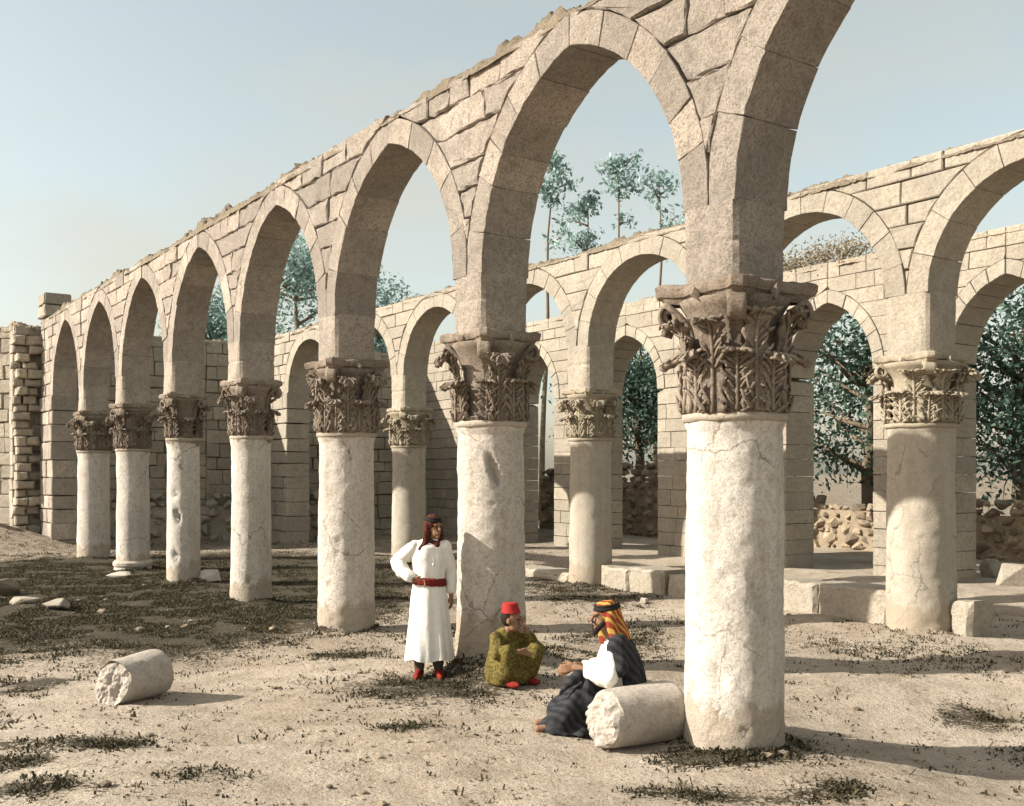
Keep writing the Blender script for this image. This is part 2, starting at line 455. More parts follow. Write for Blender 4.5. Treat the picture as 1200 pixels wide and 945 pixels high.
GX, GY = np.meshgrid(gx, gy)
GZ = gz(GX, GY)
fade = 1 - sstep(40, 90, np.hypot(GX, GY)); GZ = GZ * fade
fine = (np.abs(GX) < 10) & (GY < 20)
nn = np.zeros_like(GZ)
for i in range(GX.shape[0]):
    for j in range(GX.shape[1]):
        if fine[i, j]:
            nn[i, j] = .018 * noise.noise((GX[i, j] * 2.2, GY[i, j] * 2.2, 0)) + .010 * noise.noise((GX[i, j] * 6, GY[i, j] * 6, 3))
GZ = GZ + nn
ny, nx = GX.shape
verts = np.stack([GX.ravel(), GY.ravel(), GZ.ravel()], 1)
idx = np.arange(ny * nx).reshape(ny, nx)
faces = np.stack([idx[:-1, :-1].ravel(), idx[:-1, 1:].ravel(), idx[1:, 1:].ravel(), idx[1:, :-1].ravel()], 1)
me = bpy.data.meshes.new('ground')
me.from_pydata(verts.tolist(), [], faces.tolist())
me.polygons.foreach_set('use_smooth', [True] * len(me.polygons))
at_ = me.attributes.new('turf', 'FLOAT', 'POINT')
at_.data.foreach_set('value', turf(GX, GY).ravel().astype(np.float32))
me.materials.append(M['ground'])
ground = link('ground', me); tag(ground, kind='structure')

def z_at(x, y): return float(gz(x, y))

# ------------------------------------------------------------------ masonry
def inset(poly, d):
    n = len(poly); out = []
    for i in range(n):
        p0 = Vector(poly[i - 1]); p1 = Vector(poly[i]); p2 = Vector(poly[(i + 1) % n])
        a = (p1 - p0); b = (p2 - p1)
        if a.length < 1e-6 or b.length < 1e-6: out.append(p1); continue
        a.normalize(); b.normalize()
        na = Vector((-a.y, a.x)); nb = Vector((-b.y, b.x))
        m = na + nb
        if m.length < .2: out.append(p1 + na * d); continue
        m.normalize(); k = min(1 / max(m.dot(na), .35), 2.2)
        out.append(p1 + m * d * k)
    return out

def subdiv(poly, step):
    out = []
    n = len(poly)
    for i in range(n):
        a = Vector(poly[i]); b = Vector(poly[(i + 1) % n])
        k = max(1, int((b - a).length / step))
        for j in range(k): out.append(a.lerp(b, j / k))
    return out

def area(p):
    return sum(p[i - 1][0] * p[i][1] - p[i][0] * p[i - 1][1] for i in range(len(p))) / 2

def block(mb, fr, poly, d0, d1, gap=.011, bev=.014, step=None, jit=.004, proud=.012):
    if area(poly) < 0: poly = poly[::-1]
    if abs(area(poly)) < .0012: return
    p = inset(poly, gap * rnd.uniform(.5, 1.5))
    if step: p = subdiv(p, step)
    if area(p) <= .0002: return
    p = [q + Vector((rnd.uniform(-jit, jit), rnd.uniform(-jit, jit))) for q in p]
    q = inset(p, bev)
    if area(q) <= .001 or area(p) < .02: q = inset(p, min(bev, .002))
    n = len(p)
    f = d1 + rnd.uniform(-proud, proud); bk = d0 - rnd.uniform(-proud, proud)
    vs = [fr.w(a[0], bk, a[1]) for a in q] + [fr.w(a[0], bk + bev, a[1]) for a in p] + \
         [fr.w(a[0], f - bev, a[1]) for a in p] + [fr.w(a[0], f + rnd.uniform(-jit, jit), a[1]) for a in q]
    fs = []
    for r in range(3):
        for i in range(n):
            j = (i + 1) % n
            fs.append((r * n + i, (r + 1) * n + i, (r + 1) * n + j, r * n + j))
    fs.append(tuple(range(n))); fs.append(tuple(range(4 * n - 1, 3 * n - 1, -1)))
    mb.add(vs, fs)

class Arch:
    """two-centred pointed arch, half width a, springing hs, rise R_, ring width w"""
    def __init__(s, cx, a, hs, rise, w):
        s.cx, s.a, s.hs, s.rise, s.w = cx, a, hs, rise, w
        s.e = (rise ** 2 - a ** 2) / (2 * a); s.r = a + s.e
        s.top = hs + math.sqrt(max((s.r + w) ** 2 - s.e ** 2, 0))
    def ext(s, h):
        if h < s.hs: return s.a
        y = h - s.hs; q = (s.r + s.w) ** 2 - y * y
        if q <= 0: return 0.0
        return max(0.0, math.sqrt(q) - s.e)
    def ring(s, mb, fr, d0, d1, n=5, clampw=None, core=False, **kw):
        tmax_i = math.acos(min(1, s.e / s.r)); tmax_e = math.acos(min(1, s.e / (s.r + s.w)))
        for sg in (-1, 1):
            cuts = [0]
            for i in range(n): cuts.append(cuts[-1] + rnd.uniform(.8, 1.2))
            cuts = [c / cuts[-1] for c in cuts]
            if core:
                q = 10; vs = []
                for k in range(q + 1):
                    for rr, tm in ((s.r + .014, tmax_i), (s.r + s.w - .035, tmax_e)):
                        x = rr * math.cos(tm * k / q) - s.e; x = min(max(x, .0), clampw - .02) if clampw else max(x, 0)
                        for d in (d0 + .09, d1 - .09): vs.append(fr.w(s.cx + sg * x, d, s.hs + rr * math.sin(tm * k / q)))
                fs = []
                for k in range(q):
                    o_ = k * 4
                    for a_, b_ in ((0, 1), (1, 3), (3, 2), (2, 0)): fs.append((o_ + a_, o_ + b_, o_ + 4 + b_, o_ + 4 + a_))
                mb.add(vs, fs)
            for i in range(n):
                t0, t1 = cuts[i], cuts[i + 1]
                inn = []; out = []
                for k in range(7):
                    t = t0 + (t1 - t0) * k / 6
                    ti = t * tmax_i; te = t * tmax_e
                    inn.append((s.r * math.cos(ti) - s.e, s.hs + s.r * math.sin(ti)))
                    wv = s.r + s.w
                    out.append((wv * math.cos(te) - s.e, s.hs + wv * math.sin(te)))
                if clampw: out = [(min(x, clampw), h) for x, h in out]
                poly = inn[::1] + out[::-1]
                poly = [(s.cx + sg * x, h) for x, h in poly]
                # drop near-duplicate points
                q = []
                for pt in poly:
                    if not q or (Vector(pt) - Vector(q[-1])).length > .012: q.append(pt)
                if (Vector(q[0]) - Vector(q[-1])).length < .012: q.pop()
                if len(q) >= 3: block(mb, fr, q, d0, d1, **kw)

def courses(mb, fr, lo, hi, rows, d0, d1, bl=(.5, 1.0), top_drop=0.0, **kw):
    """lay courses between boundary functions lo(h), hi(h)"""
    for ri in range(len(rows) - 1):
        h0, h1 = rows[ri], rows[ri + 1]
        hsamp = [h0 + (h1 - h0) * k / 4 for k in range(5)]
        hsamp = [h for h in hsamp if hi(h) - lo(h) > .014]
        if len(hsamp) < 2: continue
        Lm = [(lo(h), h) for h in hsamp]; Rm = [(hi(h), h) for h in hsamp]
        a = max(x for x, _ in Lm); b = min(x for x, _ in Rm)
        cuts = []
        x = a + rnd.uniform(*bl) * rnd.uniform(.5, 1)
        while x < b - bl[0] * .55:
            cuts.append(x); x += rnd.uniform(*bl)
        if b - a < bl[0] * .9: cuts = []
        hb, ht = hsamp[0], hsamp[-1]
        edges = [Lm] + [[(c + rnd.uniform(-.02, .02), hb), (c + rnd.uniform(-.02, .02), ht)] for c in cuts] + [Rm]
        straightL = all(abs(x - Lm[0][0]) < 1e-4 for x, _ in Lm); straightR = all(abs(x - Rm[0][0]) < 1e-4 for x, _ in Rm)
        if straightL: edges[0] = [Lm[0], Lm[-1]]
        if straightR: edges[-1] = [Rm[0], Rm[-1]]
        last = ri == len(rows) - 2
        for i in range(len(edges) - 1):
            if last and rnd.random() < top_drop: continue
            E, G = edges[i], edges[i + 1]
            # split a block in two lifts now and then
            poly = [p for p in E[::-1]] + [p for p in G]
            q = []
            for pt in poly:
                if not q or (Vector(pt) - Vector(q[-1])).length > .012: q.append(pt)
            if len(q) >= 3: block(mb, fr, q, d0, d1, **kw)

def rows_between(a, b, lo, hi):
    r = [a]
    while r[-1] < b - lo * .8:
        r.append(r[-1] + rnd.uniform(lo, hi))
    k = (b - a) / (r[-1] - a)
    return [a + (x - a) * k for x in r]

def crest(mb, fr, l0, l1, h, T, size, seed, hole=.0):
    """ragged crust of rubble and earth lying along a wall top, one lumpy strip"""
    n = int((l1 - l0) / .035); m = 14; vs = []; fs = []
    for i in range(n + 1):
        l = l0 + (l1 - l0) * i / n
        big = .62 + .95 * noise.noise((l * .55, seed, 0)) + .6 * noise.noise((l * 1.9, seed, 5))
        big = max(.12, big)
        for j in range(m):
            t = j / (m - 1); d = (t - .5) * (T + .03 + .10 * noise.noise((l * 2.2, seed + (3 if t > .5 else 9), 1)))
            prof = math.sin(math.pi * min(max(t, .0), 1)) ** .35 if 0 < t < 1 else 0
            q = Vector((l * 1.0, d * 1.6 + seed, h))
            z = prof * size * big * (.30 + .55 * abs(noise.fractal(q * 3.1, .7, 2.1, 5)) + .16 * max(0, noise.fractal(q * 7.5, .8, 2.1, 4)))
            z += .035 * noise.noise((l * 16, d * 16, seed))
            vs.append(fr.w(l + .02 * noise.noise((l * 9, d * 9, 3)), d, h - .03 + max(z, 0) - (.05 if t in (0, 1) else 0)))
    for i in range(n):
        for j in range(m - 1):
            fs.append((i * m + j, i * m + j + 1, (i + 1) * m + j + 1, (i + 1) * m + j))
    fs.append(tuple(range(m - 1, -1, -1))); fs.append(tuple(n * m + j for j in range(m)))
    mb.add(vs, fs)

# --- near arcade ---------------------------------------------------
IMP = .56; TA = .60
def arcade(name, fr, ls, capz, hs, rise, top, T, mat, W, label, group, ringw, hi, l_end, rowspec, cs):
    root = empty(name, fr.w(ls[0], 0, 0)); tag(root, label, 'arcade', group)
    root.rotation_euler = (0, 0, 0)
    inv = root.location.copy()
    class LF:       # frame in root coordinates
        def w(s, l, d, h): return fr.w(l, d, h) - inv
    lf = LF()
    A = []
    for i in range(len(ls) - 1):
        cx = (ls[i] + ls[i + 1]) / 2
        A.append(Arch(cx, (ls[i + 1] - ls[i] - W) / 2, hs, rise, ringw))
    step = .11 if hi else None
    for i, a in enumerate(A):
        mb = MB(); near = hi and i < 5
        a.ring(mb, lf, -T / 2 - .002, T / 2 + .002, n=6 if i % 2 else 5, clampw=S / 2 - .003, core=True, gap=.004, bev=.005, step=.09 if near else None, jit=.0045 if near else .003, proud=.008)
        mb.build('arch', mat, root)
    bounds = [None] + A + [None]
    for i in range(len(bounds) - 1):
        p, q = bounds[i], bounds[i + 1]
        mid = ls[i]
        lo = (lambda h, p=p: p.cx + p.ext(h)) if p else (lambda h: ls[0] - W / 2)
        hi_ = (lambda h, q=q: q.cx - q.ext(h)) if q else (lambda h: l_end)
        mb = MB()
        rows = rows_between(hs + .02, top + rnd.uniform(-.05, .05), *rowspec)
        near = hi and i < 6
        courses(mb, lf, lo, hi_, rows, -T / 2, T / 2, bl=(.34, .72), top_drop=.0, gap=.009, bev=.013, step=.09 if near else None, jit=.013 if near else .006, proud=.018)
        mb.build('spandrel', mat, root)
    for i, l in enumerate(ls[1:-1]):
        mb = MB()
        # springer: two stones swelling smoothly from a rounded foot on the capital to the square of the wall
        base = capz[i + 1] - .03; top_ = hs + .02; h1 = base + (top_ - base) * rnd.uniform(.45, .6)
        nn, na = 16, 48; vs = []; fs = []
        for e in range(nn + 1):
            f = e / nn; z = base + (top_ - base) * f
            ex = 3.0 + 9.0 * f ** 1.5
            gr = .010 * math.exp(-((z - h1) / .018) ** 2)
            a_ = W / 2 + .045 * (1 - f) ** 2 + .004 - gr; b_ = T / 2 + .045 * (1 - f) ** 2 + .004 - gr
            for q in range(na):
                t = 2 * math.pi * (q + .5) / na; c, s_ = math.cos(t), math.sin(t)
                r_ = (abs(c / a_) ** ex + abs(s_ / b_) ** ex) ** (-1 / ex)
                r_ *= 1 + .018 * noise.noise((c * 2 + l, s_ * 2, z * 3)) + .008 * noise.noise((c * 7 + l, s_ * 7, z * 9))
                vs.append(lf.w(l + r_ * c, r_ * s_, z))
        for e in range(nn):
            for q in range(na):
                k = (q + 1) % na; fs.append((e * na + q, e * na + k, (e + 1) * na + k, (e + 1) * na + q))
        fs.append(tuple(range(na - 1, -1, -1))); fs.append(tuple(nn * na + q for q in range(na)))
        mb.add(vs, fs)
        mb.build('impost', mat, root)
    mb = MB()
    crest(mb, lf, ls[0] - .2, l_end, top, T, cs, 5.3 + T)
    x = ls[0]
    while x < l_end - .3:
        sz = cs * rnd.uniform(.16, .42)
        rock(mb, lf.w(x, rnd.uniform(-.35, .35) * T, top + sz * .35), (sz * 1.3, sz, sz * .8), x * 3.3, sub=1, rough=.4)
        x += rnd.uniform(.12, .9)
    mb.build('crest', M['crust'], root)
    # end piers carry the first and the last arch
    for side, (a, b) in enumerate(((ls[0] - W / 2 - .5, ls[0] + W / 2), (ls[-1] - W / 2, l_end))):
        mb = MB()
        courses(mb, lf, lambda h: a, lambda h: b, rows_between(-.1, hs + .015, .34, .52), -T / 2 - .04, T / 2 + .04, bl=(.4, .75), gap=.012, bev=.02, jit=.008, proud=.02)
        if side == 0: courses(mb, lf, lambda h: a, lambda h: ls[0] - W / 2 - .004, rows_between(hs + .02, top, .38, .5), -T / 2 - .03, T / 2 + .03, bl=(.3, .6), gap=.012, bev=.02, jit=.008)
        mb.build('pier', mat, root)
    return root

lsA = [LA(k) for k in range(-1, 8)]
CAPZ = 3.62
capA = {k: 3.70 for k in range(-2, 8)}
near = arcade('arcade_wall', FA, lsA, [CAPZ] * 9, 4.20, 1.86, 6.38, TA, M['wall_a'], IMP,
       'nearest row of tall pointed arches in large sunlit blocks with rubble along the top', None, .30, True, L_END + .02, (.26, .36), .42)
lsB = [LB(k) for k in range(-1, 7)]
mid = arcade('arcade_wall', FB, lsB, [3.70] * 8, 4.48, 1.43, 6.24, .66, M['wall_b'], .66,
       'second row of pointed arches standing behind the front columns, paler and with smaller stones', None, .32, False, (FD.o - FB.o).dot(U) - .05, (.25, .33), .30)

# block left standing over the end of the near arcade
mb = MB()
lb = L_END - .25
for a in range(2):
    block(mb, FA, [(lb - .45, 6.42 + a * .34), (lb + .5, 6.42 + a * .34), (lb + .48, 6.75 + a * .34), (lb - .42, 6.75 + a * .34)], -.36, .36, gap=.01, bev=.03, step=.12, jit=.02)
o = mb.build('stone_block', M['wall_d'], None)
o.location = (0, 0, .02)
tag(o, 'squared stone stub standing on top of the far left end of the near arches', 'stone')

# --- wall with doorways ---------------------------------------------
TC = .95
rootC = empty('doorway_wall', FC.w(8 * S, 0, 0)); tag(rootC, 'rear wall of pale masonry pierced by pointed doorways, trees showing through them', 'wall')
invC = rootC.location.copy()
class LFC:
    def w(s, l, d, h): return FC.w(l, d, h) - invC
lfc = LFC()
CO = [(6.72, 1.14), (7.85, 1.13), (9.71, 1.22), (10.9, 1.02)]
AC = [Arch(c * S, a, 4.25, 1.5, .28) for c, a in CO]
endC = (FD.o - FC.o).dot(U) - .05
for i in range(len(AC) + 1):
    p = AC[i - 1] if i else None; q = AC[i] if i < len(AC) else None
    lo = (lambda h, p=p: p.cx + p.ext(h)) if p else (lambda h: 5.3 * S)
    hi_ = (lambda h, q=q: q.cx - q.ext(h)) if q else (lambda h: endC)
    mb = MB()
    courses(mb, lfc, lo, hi_, rows_between(-.1, 4.25, .29, .40), -TC / 2, TC / 2, bl=(.4, .85), gap=.006, bev=.010, jit=.005, proud=.005)
    courses(mb, lfc, lo, hi_, rows_between(4.26, 6.62, .29, .40), -TC / 2, TC / 2, bl=(.4, .85), gap=.006, bev=.010, jit=.005, proud=.005)
    mb.build('masonry', M['wall_c'], rootC)
for a in AC:
    mb = MB(); a.ring(mb, lfc, -TC / 2 - .012, TC / 2 + .012, n=6, gap=.007, bev=.01, jit=.003)
    mb.build('arch', M['wall_b'], rootC)
mb = MB(); crest(mb, lfc, 5.3 * S, endC, 6.58, TC, .24, 3.7)
mb.build('crest', M['rubble'], rootC)

# --- end wall --------------------------------------------------------
TD = .8
rootD = empty('end_wall', FD.w(0, 0, 0)); tag(rootD, 'shaded end wall of tan blocks seen through the arches behind the slim columns', 'wall')
invD = rootD.location.copy()
class LFD:
    def w(s, l, d, h): return FD.w(l, d, h) - invD
lfd = LFD()
def end_run(root, lf, l0, l1, base=-.15):
    l = l0
    while l < l1 - .1:
        w = min(5.5, l1 - l)
        mb = MB()
        courses(mb, lf, lambda h: l, lambda h: l + w, rows_between(base, 6.24, .30, .46), -TD, 0, bl=(.38, .9), gap=.007, bev=.022, jit=.014, proud=.03)
        mb.build('masonry', M['wall_d'], root)
        l += w
    mb = MB(); vs_ = [lf.w(a, d, h) for h in (-.1, 6.0) for a, d in ((l0 + .2, -.62), (l1 - .2, -.62), (l1 - .2, -.3), (l0 + .2, -.3))]
    mb.add(vs_, [(0, 1, 2, 3), (4, 5, 6, 7), (0, 1, 5, 4), (1, 2, 6, 5), (2, 3, 7, 6), (3, 0, 4, 7)])
    mb.build('core', M['rubble'], root)
    mb = MB(); crest(mb, type('LG', (), {'w': lambda s_, l, d, h: lf.w(l, d - TD / 2, h)})(), l0, l1, 6.2, TD, .24, 8.9 + l0)
    mb.build('crest', M['rubble'], root)
end_run(rootD, lfd, -1.0, 16.4)
# the left arm of the end wall turns a little towards the sun
g_ = R(254)
FL = Frame(FD.w(-.55, .1, 0), Vector((-math.sin(g_), math.cos(g_), 0)), Vector((math.cos(g_), math.sin(g_), 0)))
rootL = empty('end_wall', FL.w(0, 0, 0)); tag(rootL, 'rough tan block wall at far left, standing free left of the buttress', 'wall')
invL = rootL.location.copy()
class LFL:
    def w(s, l, d, h): return FL.w(l, d, h) - invL
end_run(rootL, LFL(), -16.5, 0)
# rough toothed buttress where the near arcade once ran on
mb = MB()
h = -.1
while h < 6.2:
    hh = rnd.uniform(.2, .3); x = -1.0 + rnd.uniform(-.08, .06)
    while x < -.62:
        ww = rnd.uniform(.25, .5)
        block(mb, FD, [(x, h), (x + ww, h), (x + ww, h + hh), (x, h + hh)], .01, .42 + rnd.uniform(-.16, .12), gap=.014, bev=.04, step=.12, jit=.02)
        x += ww
    h += hh
o = mb.build('buttress', M['wall_d']); tag(o, 'rough stub of thin broken courses jutting from the left end wall', 'buttress')

# low wall of blocks between the columns of the second row
def sill(name, l0, l1, h, d0, d1, label, bl=(.8, 1.5)):
    mb = MB()
    x = l0
    while x < l1 - .1:
        w = min(rnd.uniform(*bl), l1 - x)
        hh = h * rnd.uniform(.9, 1.05)
        block(mb, FB, [(x, -.15), (x + w, -.15), (x + w, hh), (x, hh)], d0, d1, gap=.012, bev=.05, step=.1, jit=.016, proud=.05)
        x += w
    o = mb.build(name, M['wall_b']); tag(o, label, 'low wall')
    return o
sill('low_wall', LB(0) + .42, LB(1) - .3, .52, -.55, .12, 'low block wall just left of the tan column on the right')
sill('low_wall', LB(1) + .35, LB(2) - .42, .42, -.55, .15, 'rough low block wall between the front column and the mid distance column')
sill('low_wall', LB(2) + .45, LB(3) - .3, .18, -.6, .2, 'shallow stone step crossing the floor behind the squatting boy', (1.2, 2))
mb = MB(); block(mb, FB, [(LB(0) - .78, -.1), (LB(0) - .42, -.1), (LB(0) - .42, .46), (LB(0) - .78, .46)], -.5, .05, gap=.01, bev=.05, step=.1, jit=.03)
o = mb.build('stone_block', M['wall_b']); tag(o, 'rough stub of low wall on the right side of the tan column', 'stone')

# ------------------------------------------------------------------ columns
def shaft_mesh(r, h, seed, mat, hi=True, gashes=(), base=None):
    rs_ = random.Random(int(seed * 10)); gashes = list(gashes) + [(rs_.uniform(3.2, 6.2), rs_.uniform(.1, h), rs_.uniform(.012, .035), rs_.uniform(.012, .06), rs_.uniform(.006, .016)) for _ in range(18)]
    na, nz_ = (72, 90) if hi else (36, 36)
    vs = []; fs = []
    for j in range(nz_ + 1):
        z = -.12 + (h + .12) * j / nz_; t = max(0, z / h)
        rr = r * (1.02 - .07 * t)
        if h - z < .10: rr += .022 * min(1, (.10 - (h - z)) / .02)
        for i in range(na):
            a = 2 * math.pi * i / na
            d = .012 * fbm((math.cos(a) * r * 1.8 + seed, math.sin(a) * r * 1.8, z * 1.2), 1.6) + .006 * fbm((math.cos(a) * r + seed, math.sin(a) * r, z), 9)
            for ga, gzz, gw, gh, gd in gashes:
                da = (a - ga + math.pi) % (2 * math.pi) - math.pi
                q = ((da * r + (z - gzz) * .35) / gw) ** 2 + ((z - gzz) / gh) ** 2
                d -= gd * 1.5 * math.exp(-q * q * q)
            if z < .25: d += .02 * noise.noise((a * 3 + seed, z * 9, 0)) * (1 - z / .25)
            vs.append(((rr + d) * math.cos(a), (rr + d) * math.sin(a), z))
    for j in range(nz_):
        for i in range(na):
            k = (i + 1) % na
            fs.append((j * na + i, j * na + k, (j + 1) * na + k, (j + 1) * na + i))
    fs.append(tuple(range(na - 1, -1, -1))); fs.append(tuple(nz_ * na + i for i in range(na)))
    me = bpy.data.meshes.new('shaft'); me.from_pydata(vs, [], fs); me.materials.append(mat)
    me.polygons.foreach_set('use_smooth', [True] * len(me.polygons)); me.update()
    return me

def tube(mb, pts, radii, n=7):
    vs = []; fs = []
    for i, p in enumerate(pts):
        p = Vector(p); a = Vector(pts[max(0, i - 1)]); b = Vector(pts[min(len(pts) - 1, i + 1)])
        tg = (b - a).normalized(); x = tg.orthogonal().normalized(); y = tg.cross(x)
        for k in range(n):
            an = 2 * math.pi * k / n; vs.append(p + (x * math.cos(an) + y * math.sin(an)) * radii[i])
    for i in range(len(pts) - 1):
        for k in range(n):
            q = (k + 1) % n; fs.append((i * n + k, i * n + q, (i + 1) * n + q, (i + 1) * n + k))
    fs.append(tuple(range(n - 1, -1, -1))); fs.append(tuple((len(pts) - 1) * n + k for k in range(n)))
    mb.add(vs, fs)

# Corinthian capital of unit height, bottom radius .40
def bell_r(z):
    return .335 - .02 * math.sin(z * 3.1) + .15 * max(0, (z - .5) / .38) ** 2 * (z < .9) + (.15 if z >= .9 else 0)

def lathe(prof, n=40):
    vs = []; fs = []
    for r, z in prof:
        for i in range(n):
            a = 2 * math.pi * i / n; vs.append((r * math.cos(a), r * math.sin(a), z))
    for j in range(len(prof) - 1):
        for i in range(n):
            k = (i + 1) % n; fs.append((j * n + i, j * n + k, (j + 1) * n + k, (j + 1) * n + i))
    fs.append(tuple(range(n - 1, -1, -1))); fs.append(tuple((len(prof) - 1) * n + i for i in range(n)))
    return vs, fs

def leaf_mesh(h, w, seed, curl=1.0, broken=0.0):
    """acanthus leaf standing against the bell on +X: thin blade, raised stem, pairs of fronds, tip curling over"""
    rl = random.Random(seed)
    def P(u, t, up=0.0):
        tt = min(t, 1 - broken)
        a = .80
        if tt < a: z = h * math.sin(tt / a * math.pi / 2) ** .92
        else: z = h * (1 - ((tt - a) / (1 - a)) ** 1.6 * .15)
        out = .02 + .05 * tt + curl * .19 * max(0, (tt - .60) / .45) ** 1.5
        ww = w * (1.0 - .12 * t - .45 * max(0, (t - .75) / .25) ** 1.5)
        r = bell_r(min(z, .85)) + .03 + out + .035 * u * u * (1 - t) + up
        ang = u * ww / .40
        zz = z - (.05 * abs(u) ** 1.5 * h if t > .8 else -.03 * abs(u) * h * t)
        return Vector((r * math.cos(ang), r * math.sin(ang), zz))
    mb = MB()
    nu, nv = 9, 42
    front = [P((-1 + 2 * i / (nu - 1)) * (.74 + .16 * math.sin(j / nv * 7 * 2 * math.pi)), j / nv, .004 * rl.random()) for j in range(nv + 1) for i in range(nu)]
    n = len(front); back = [Vector((p.x * .93 - .01, p.y * .96, p.z - .012)) for p in front]; fs = []
    for j in range(nv):
        for i in range(nu - 1):
            a = j * nu + i
            fs.append((a, a + 1, a + nu + 1, a + nu)); fs.append((n + a, n + a + nu, n + a + nu + 1, n + a + 1))
        a = j * nu; b = a + nu - 1
        fs.append((a, a + nu, n + a + nu, n + a)); fs.append((b, n + b, n + b + nu, b + nu))
    for i in range(nu - 1):
        a = nv * nu + i; fs.append((a, a + 1, n + a + 1, n + a)); a = i; fs.append((a, n + a, n + a + 1, a + 1))
    mb.add(front + back, fs)
    def rib(pts, rad, k=6): tube(mb, pts, rad, k)
    rib([P(0, t, .006) for t in np.linspace(0, 1, 14)], [.019 * (1 - .5 * t) for t in np.linspace(0, 1, 14)])
    m = 7
    for q in range(m):
        t0 = -.04 + .95 * q / m
        for sg in (-1, 1):
            if rl.random() < .06 + broken: continue
            for f, du, rr in ((0, .93, .0125), (1, .60, .0095)):
                pts = []; rad = []
                for e in range(7):
                    v = e / 6
                    u = sg * (.06 + du * v ** .8); t = t0 + f * .065 + (.11 + .03 * rl.random()) * v ** .9
                    p = P(u, max(0, min(t, .99)), .004 + .014 * math.sin(v * math.pi) + .022 * v ** 3)
                    pts.append(p); rad.append(rr * (.55 + .75 * math.sin(min(v * 1.15, 1) * math.pi * .8)) * (1 if e < 6 else .55))
                rib(pts, rad, 6)
    me = bpy.data.meshes.new('leaf'); me.from_pydata([tuple(p) for p in mb.v], [], mb.f)
    me.polygons.foreach_set('use_smooth', [True] * len(me.polygons)); me.update()
    return me

def volute_mesh(R0, seed):
    """scroll ribbon rising along +X to the abacus corner and curling under it"""
    pts = []
    for i in range(13):
        t = i / 12
        z = .42 + .43 * t ** .8
        pts.append((bell_r(.55) + .02 + (R0 - .10 - bell_r(.55)) * t ** 2.2, z))
    cx, cz, rr = R0 - .10, .76, .095
    a = math.pi / 2
    for i in range(1, 26):
        f = i / 25; ang = a - f * math.pi * 2.9; q = rr * (1 - .72 * f)
        pts.append((cx + q * math.cos(ang), cz + q * math.sin(ang)))
    vs = []; fs = []; nw = 5
    for i, (r, z) in enumerate(pts):
        th = .045; wd = .045 + .035 * min(1, i / 12) - (.0012 * max(0, i - 12))
        p0 = Vector(pts[max(0, i - 1)]); p1 = Vector(pts[min(len(pts) - 1, i + 1)])
        tg = (p1 - p0).normalized(); nn = Vector((tg.y, -tg.x)) * th * .5
        for sgn in (1, -1):
            for k in range(nw):
                u = -1 + 2 * k / (nw - 1)
                dip = .012 * (u * u)
                vs.append((r + nn.x * sgn + dip * (1 if sgn > 0 else 0), u * wd, z + nn.y * sgn + .01 * noise.noise((i * .5, u * 2, seed))))
    m = 2 * nw
    for i in range(len(pts) - 1):
        b, c = i * m, (i + 1) * m
        for k in range(nw - 1):
            fs.append((b + k, c + k, c + k + 1, b + k + 1)); fs.append((b + nw + k, b + nw + k + 1, c + nw + k + 1, c + nw + k))
        fs.append((b, b + nw, c + nw, c)); fs.append((b + nw - 1, c + nw - 1, c + 2 * nw - 1, b + 2 * nw - 1))
    for b in (0, (len(pts) - 1) * m):
        fs.append(tuple([b + k for k in range(nw)] + [b + nw + k for k in range(nw - 1, -1, -1)]))
    me = bpy.data.meshes.new('volute'); me.from_pydata(vs, [], fs)
    me.polygons.foreach_set('use_smooth', [True] * len(me.polygons)); me.update()
    return me

def abacus_mesh(hw, seed):
    """concave sided slab with blunt horns, worn rim"""
    out = []
    for s in range(4):
        a0 = math.pi / 4 + s * math.pi / 2; a1 = a0 + math.pi / 2
        c0 = Vector((math.cos(a0), math.sin(a0))) * hw * 1.5; c1 = Vector((math.cos(a1), math.sin(a1))) * hw * 1.5
        tdir = (c1 - c0).normalized(); nn = Vector((math.cos(a0 + math.pi / 4), math.sin(a0 + math.pi / 4)))
        c0 = c0 + tdir * .07; c1 = c1 - tdir * .07
        for i in range(15):
            t = i / 14
            sag = .21 * hw * 4 * t * (1 - t)
            fl = .05 * math.exp(-((t - .5) / .12) ** 2)
            out.append(c0.lerp(c1, t) - nn * (sag - fl))
    n = len(out); lev = [(.85, .86), (.87, .90), (.895, .93), (.905, .985), (.93, 1.0), (.975, .995), (.99, .96), (1.005, .88)]
    vs = []; fs = []
    for z, k in lev:
        for i, p in enumerate(out):
            d = 1 + .085 * noise.noise((p.x * 5, p.y * 5, z * 6 + seed))
            d -= .10 * max(0, noise.noise((p.x * 2.3 + seed * 7, p.y * 2.3, 1)) - .1)
            vs.append((p.x * k * d, p.y * k * d, z + .022 * noise.noise((p.x * 7, p.y * 7, seed))))
    for j in range(len(lev) - 1):
        for i in range(n):
            k = (i + 1) % n; fs.append((j * n + i, j * n + k, (j + 1) * n + k, (j + 1) * n + i))
    fs.append(tuple(range(n - 1, -1, -1))); fs.append(tuple((len(lev) - 1) * n + i for i in range(n)))
    me = bpy.data.meshes.new('abacus'); me.from_pydata(vs, [], fs); me.update()
    return me

def bell_mesh():
    prof = [(.385, -.005), (.41, .0), (.415, .03), (.385, .04)]
    prof += [(bell_r(z), z) for z in np.linspace(.05, .86, 16)] + [(bell_r(.86) - .02, .875)]
    vs, fs = lathe(prof); me = bpy.data.meshes.new('bell'); me.from_pydata(vs, [], fs)
    me.polygons.foreach_set('use_smooth', [True] * len(me.polygons)); me.update()
    return me

def flower_mesh(seed):
    mb = MB(); rock(mb, (.50, 0, .90), (.06, .10, .085), seed, sub=2, rough=.5)
    me = bpy.data.meshes.new('flower'); me.from_pydata([tuple(p) for p in mb.v], [], mb.f); me.update(); return me

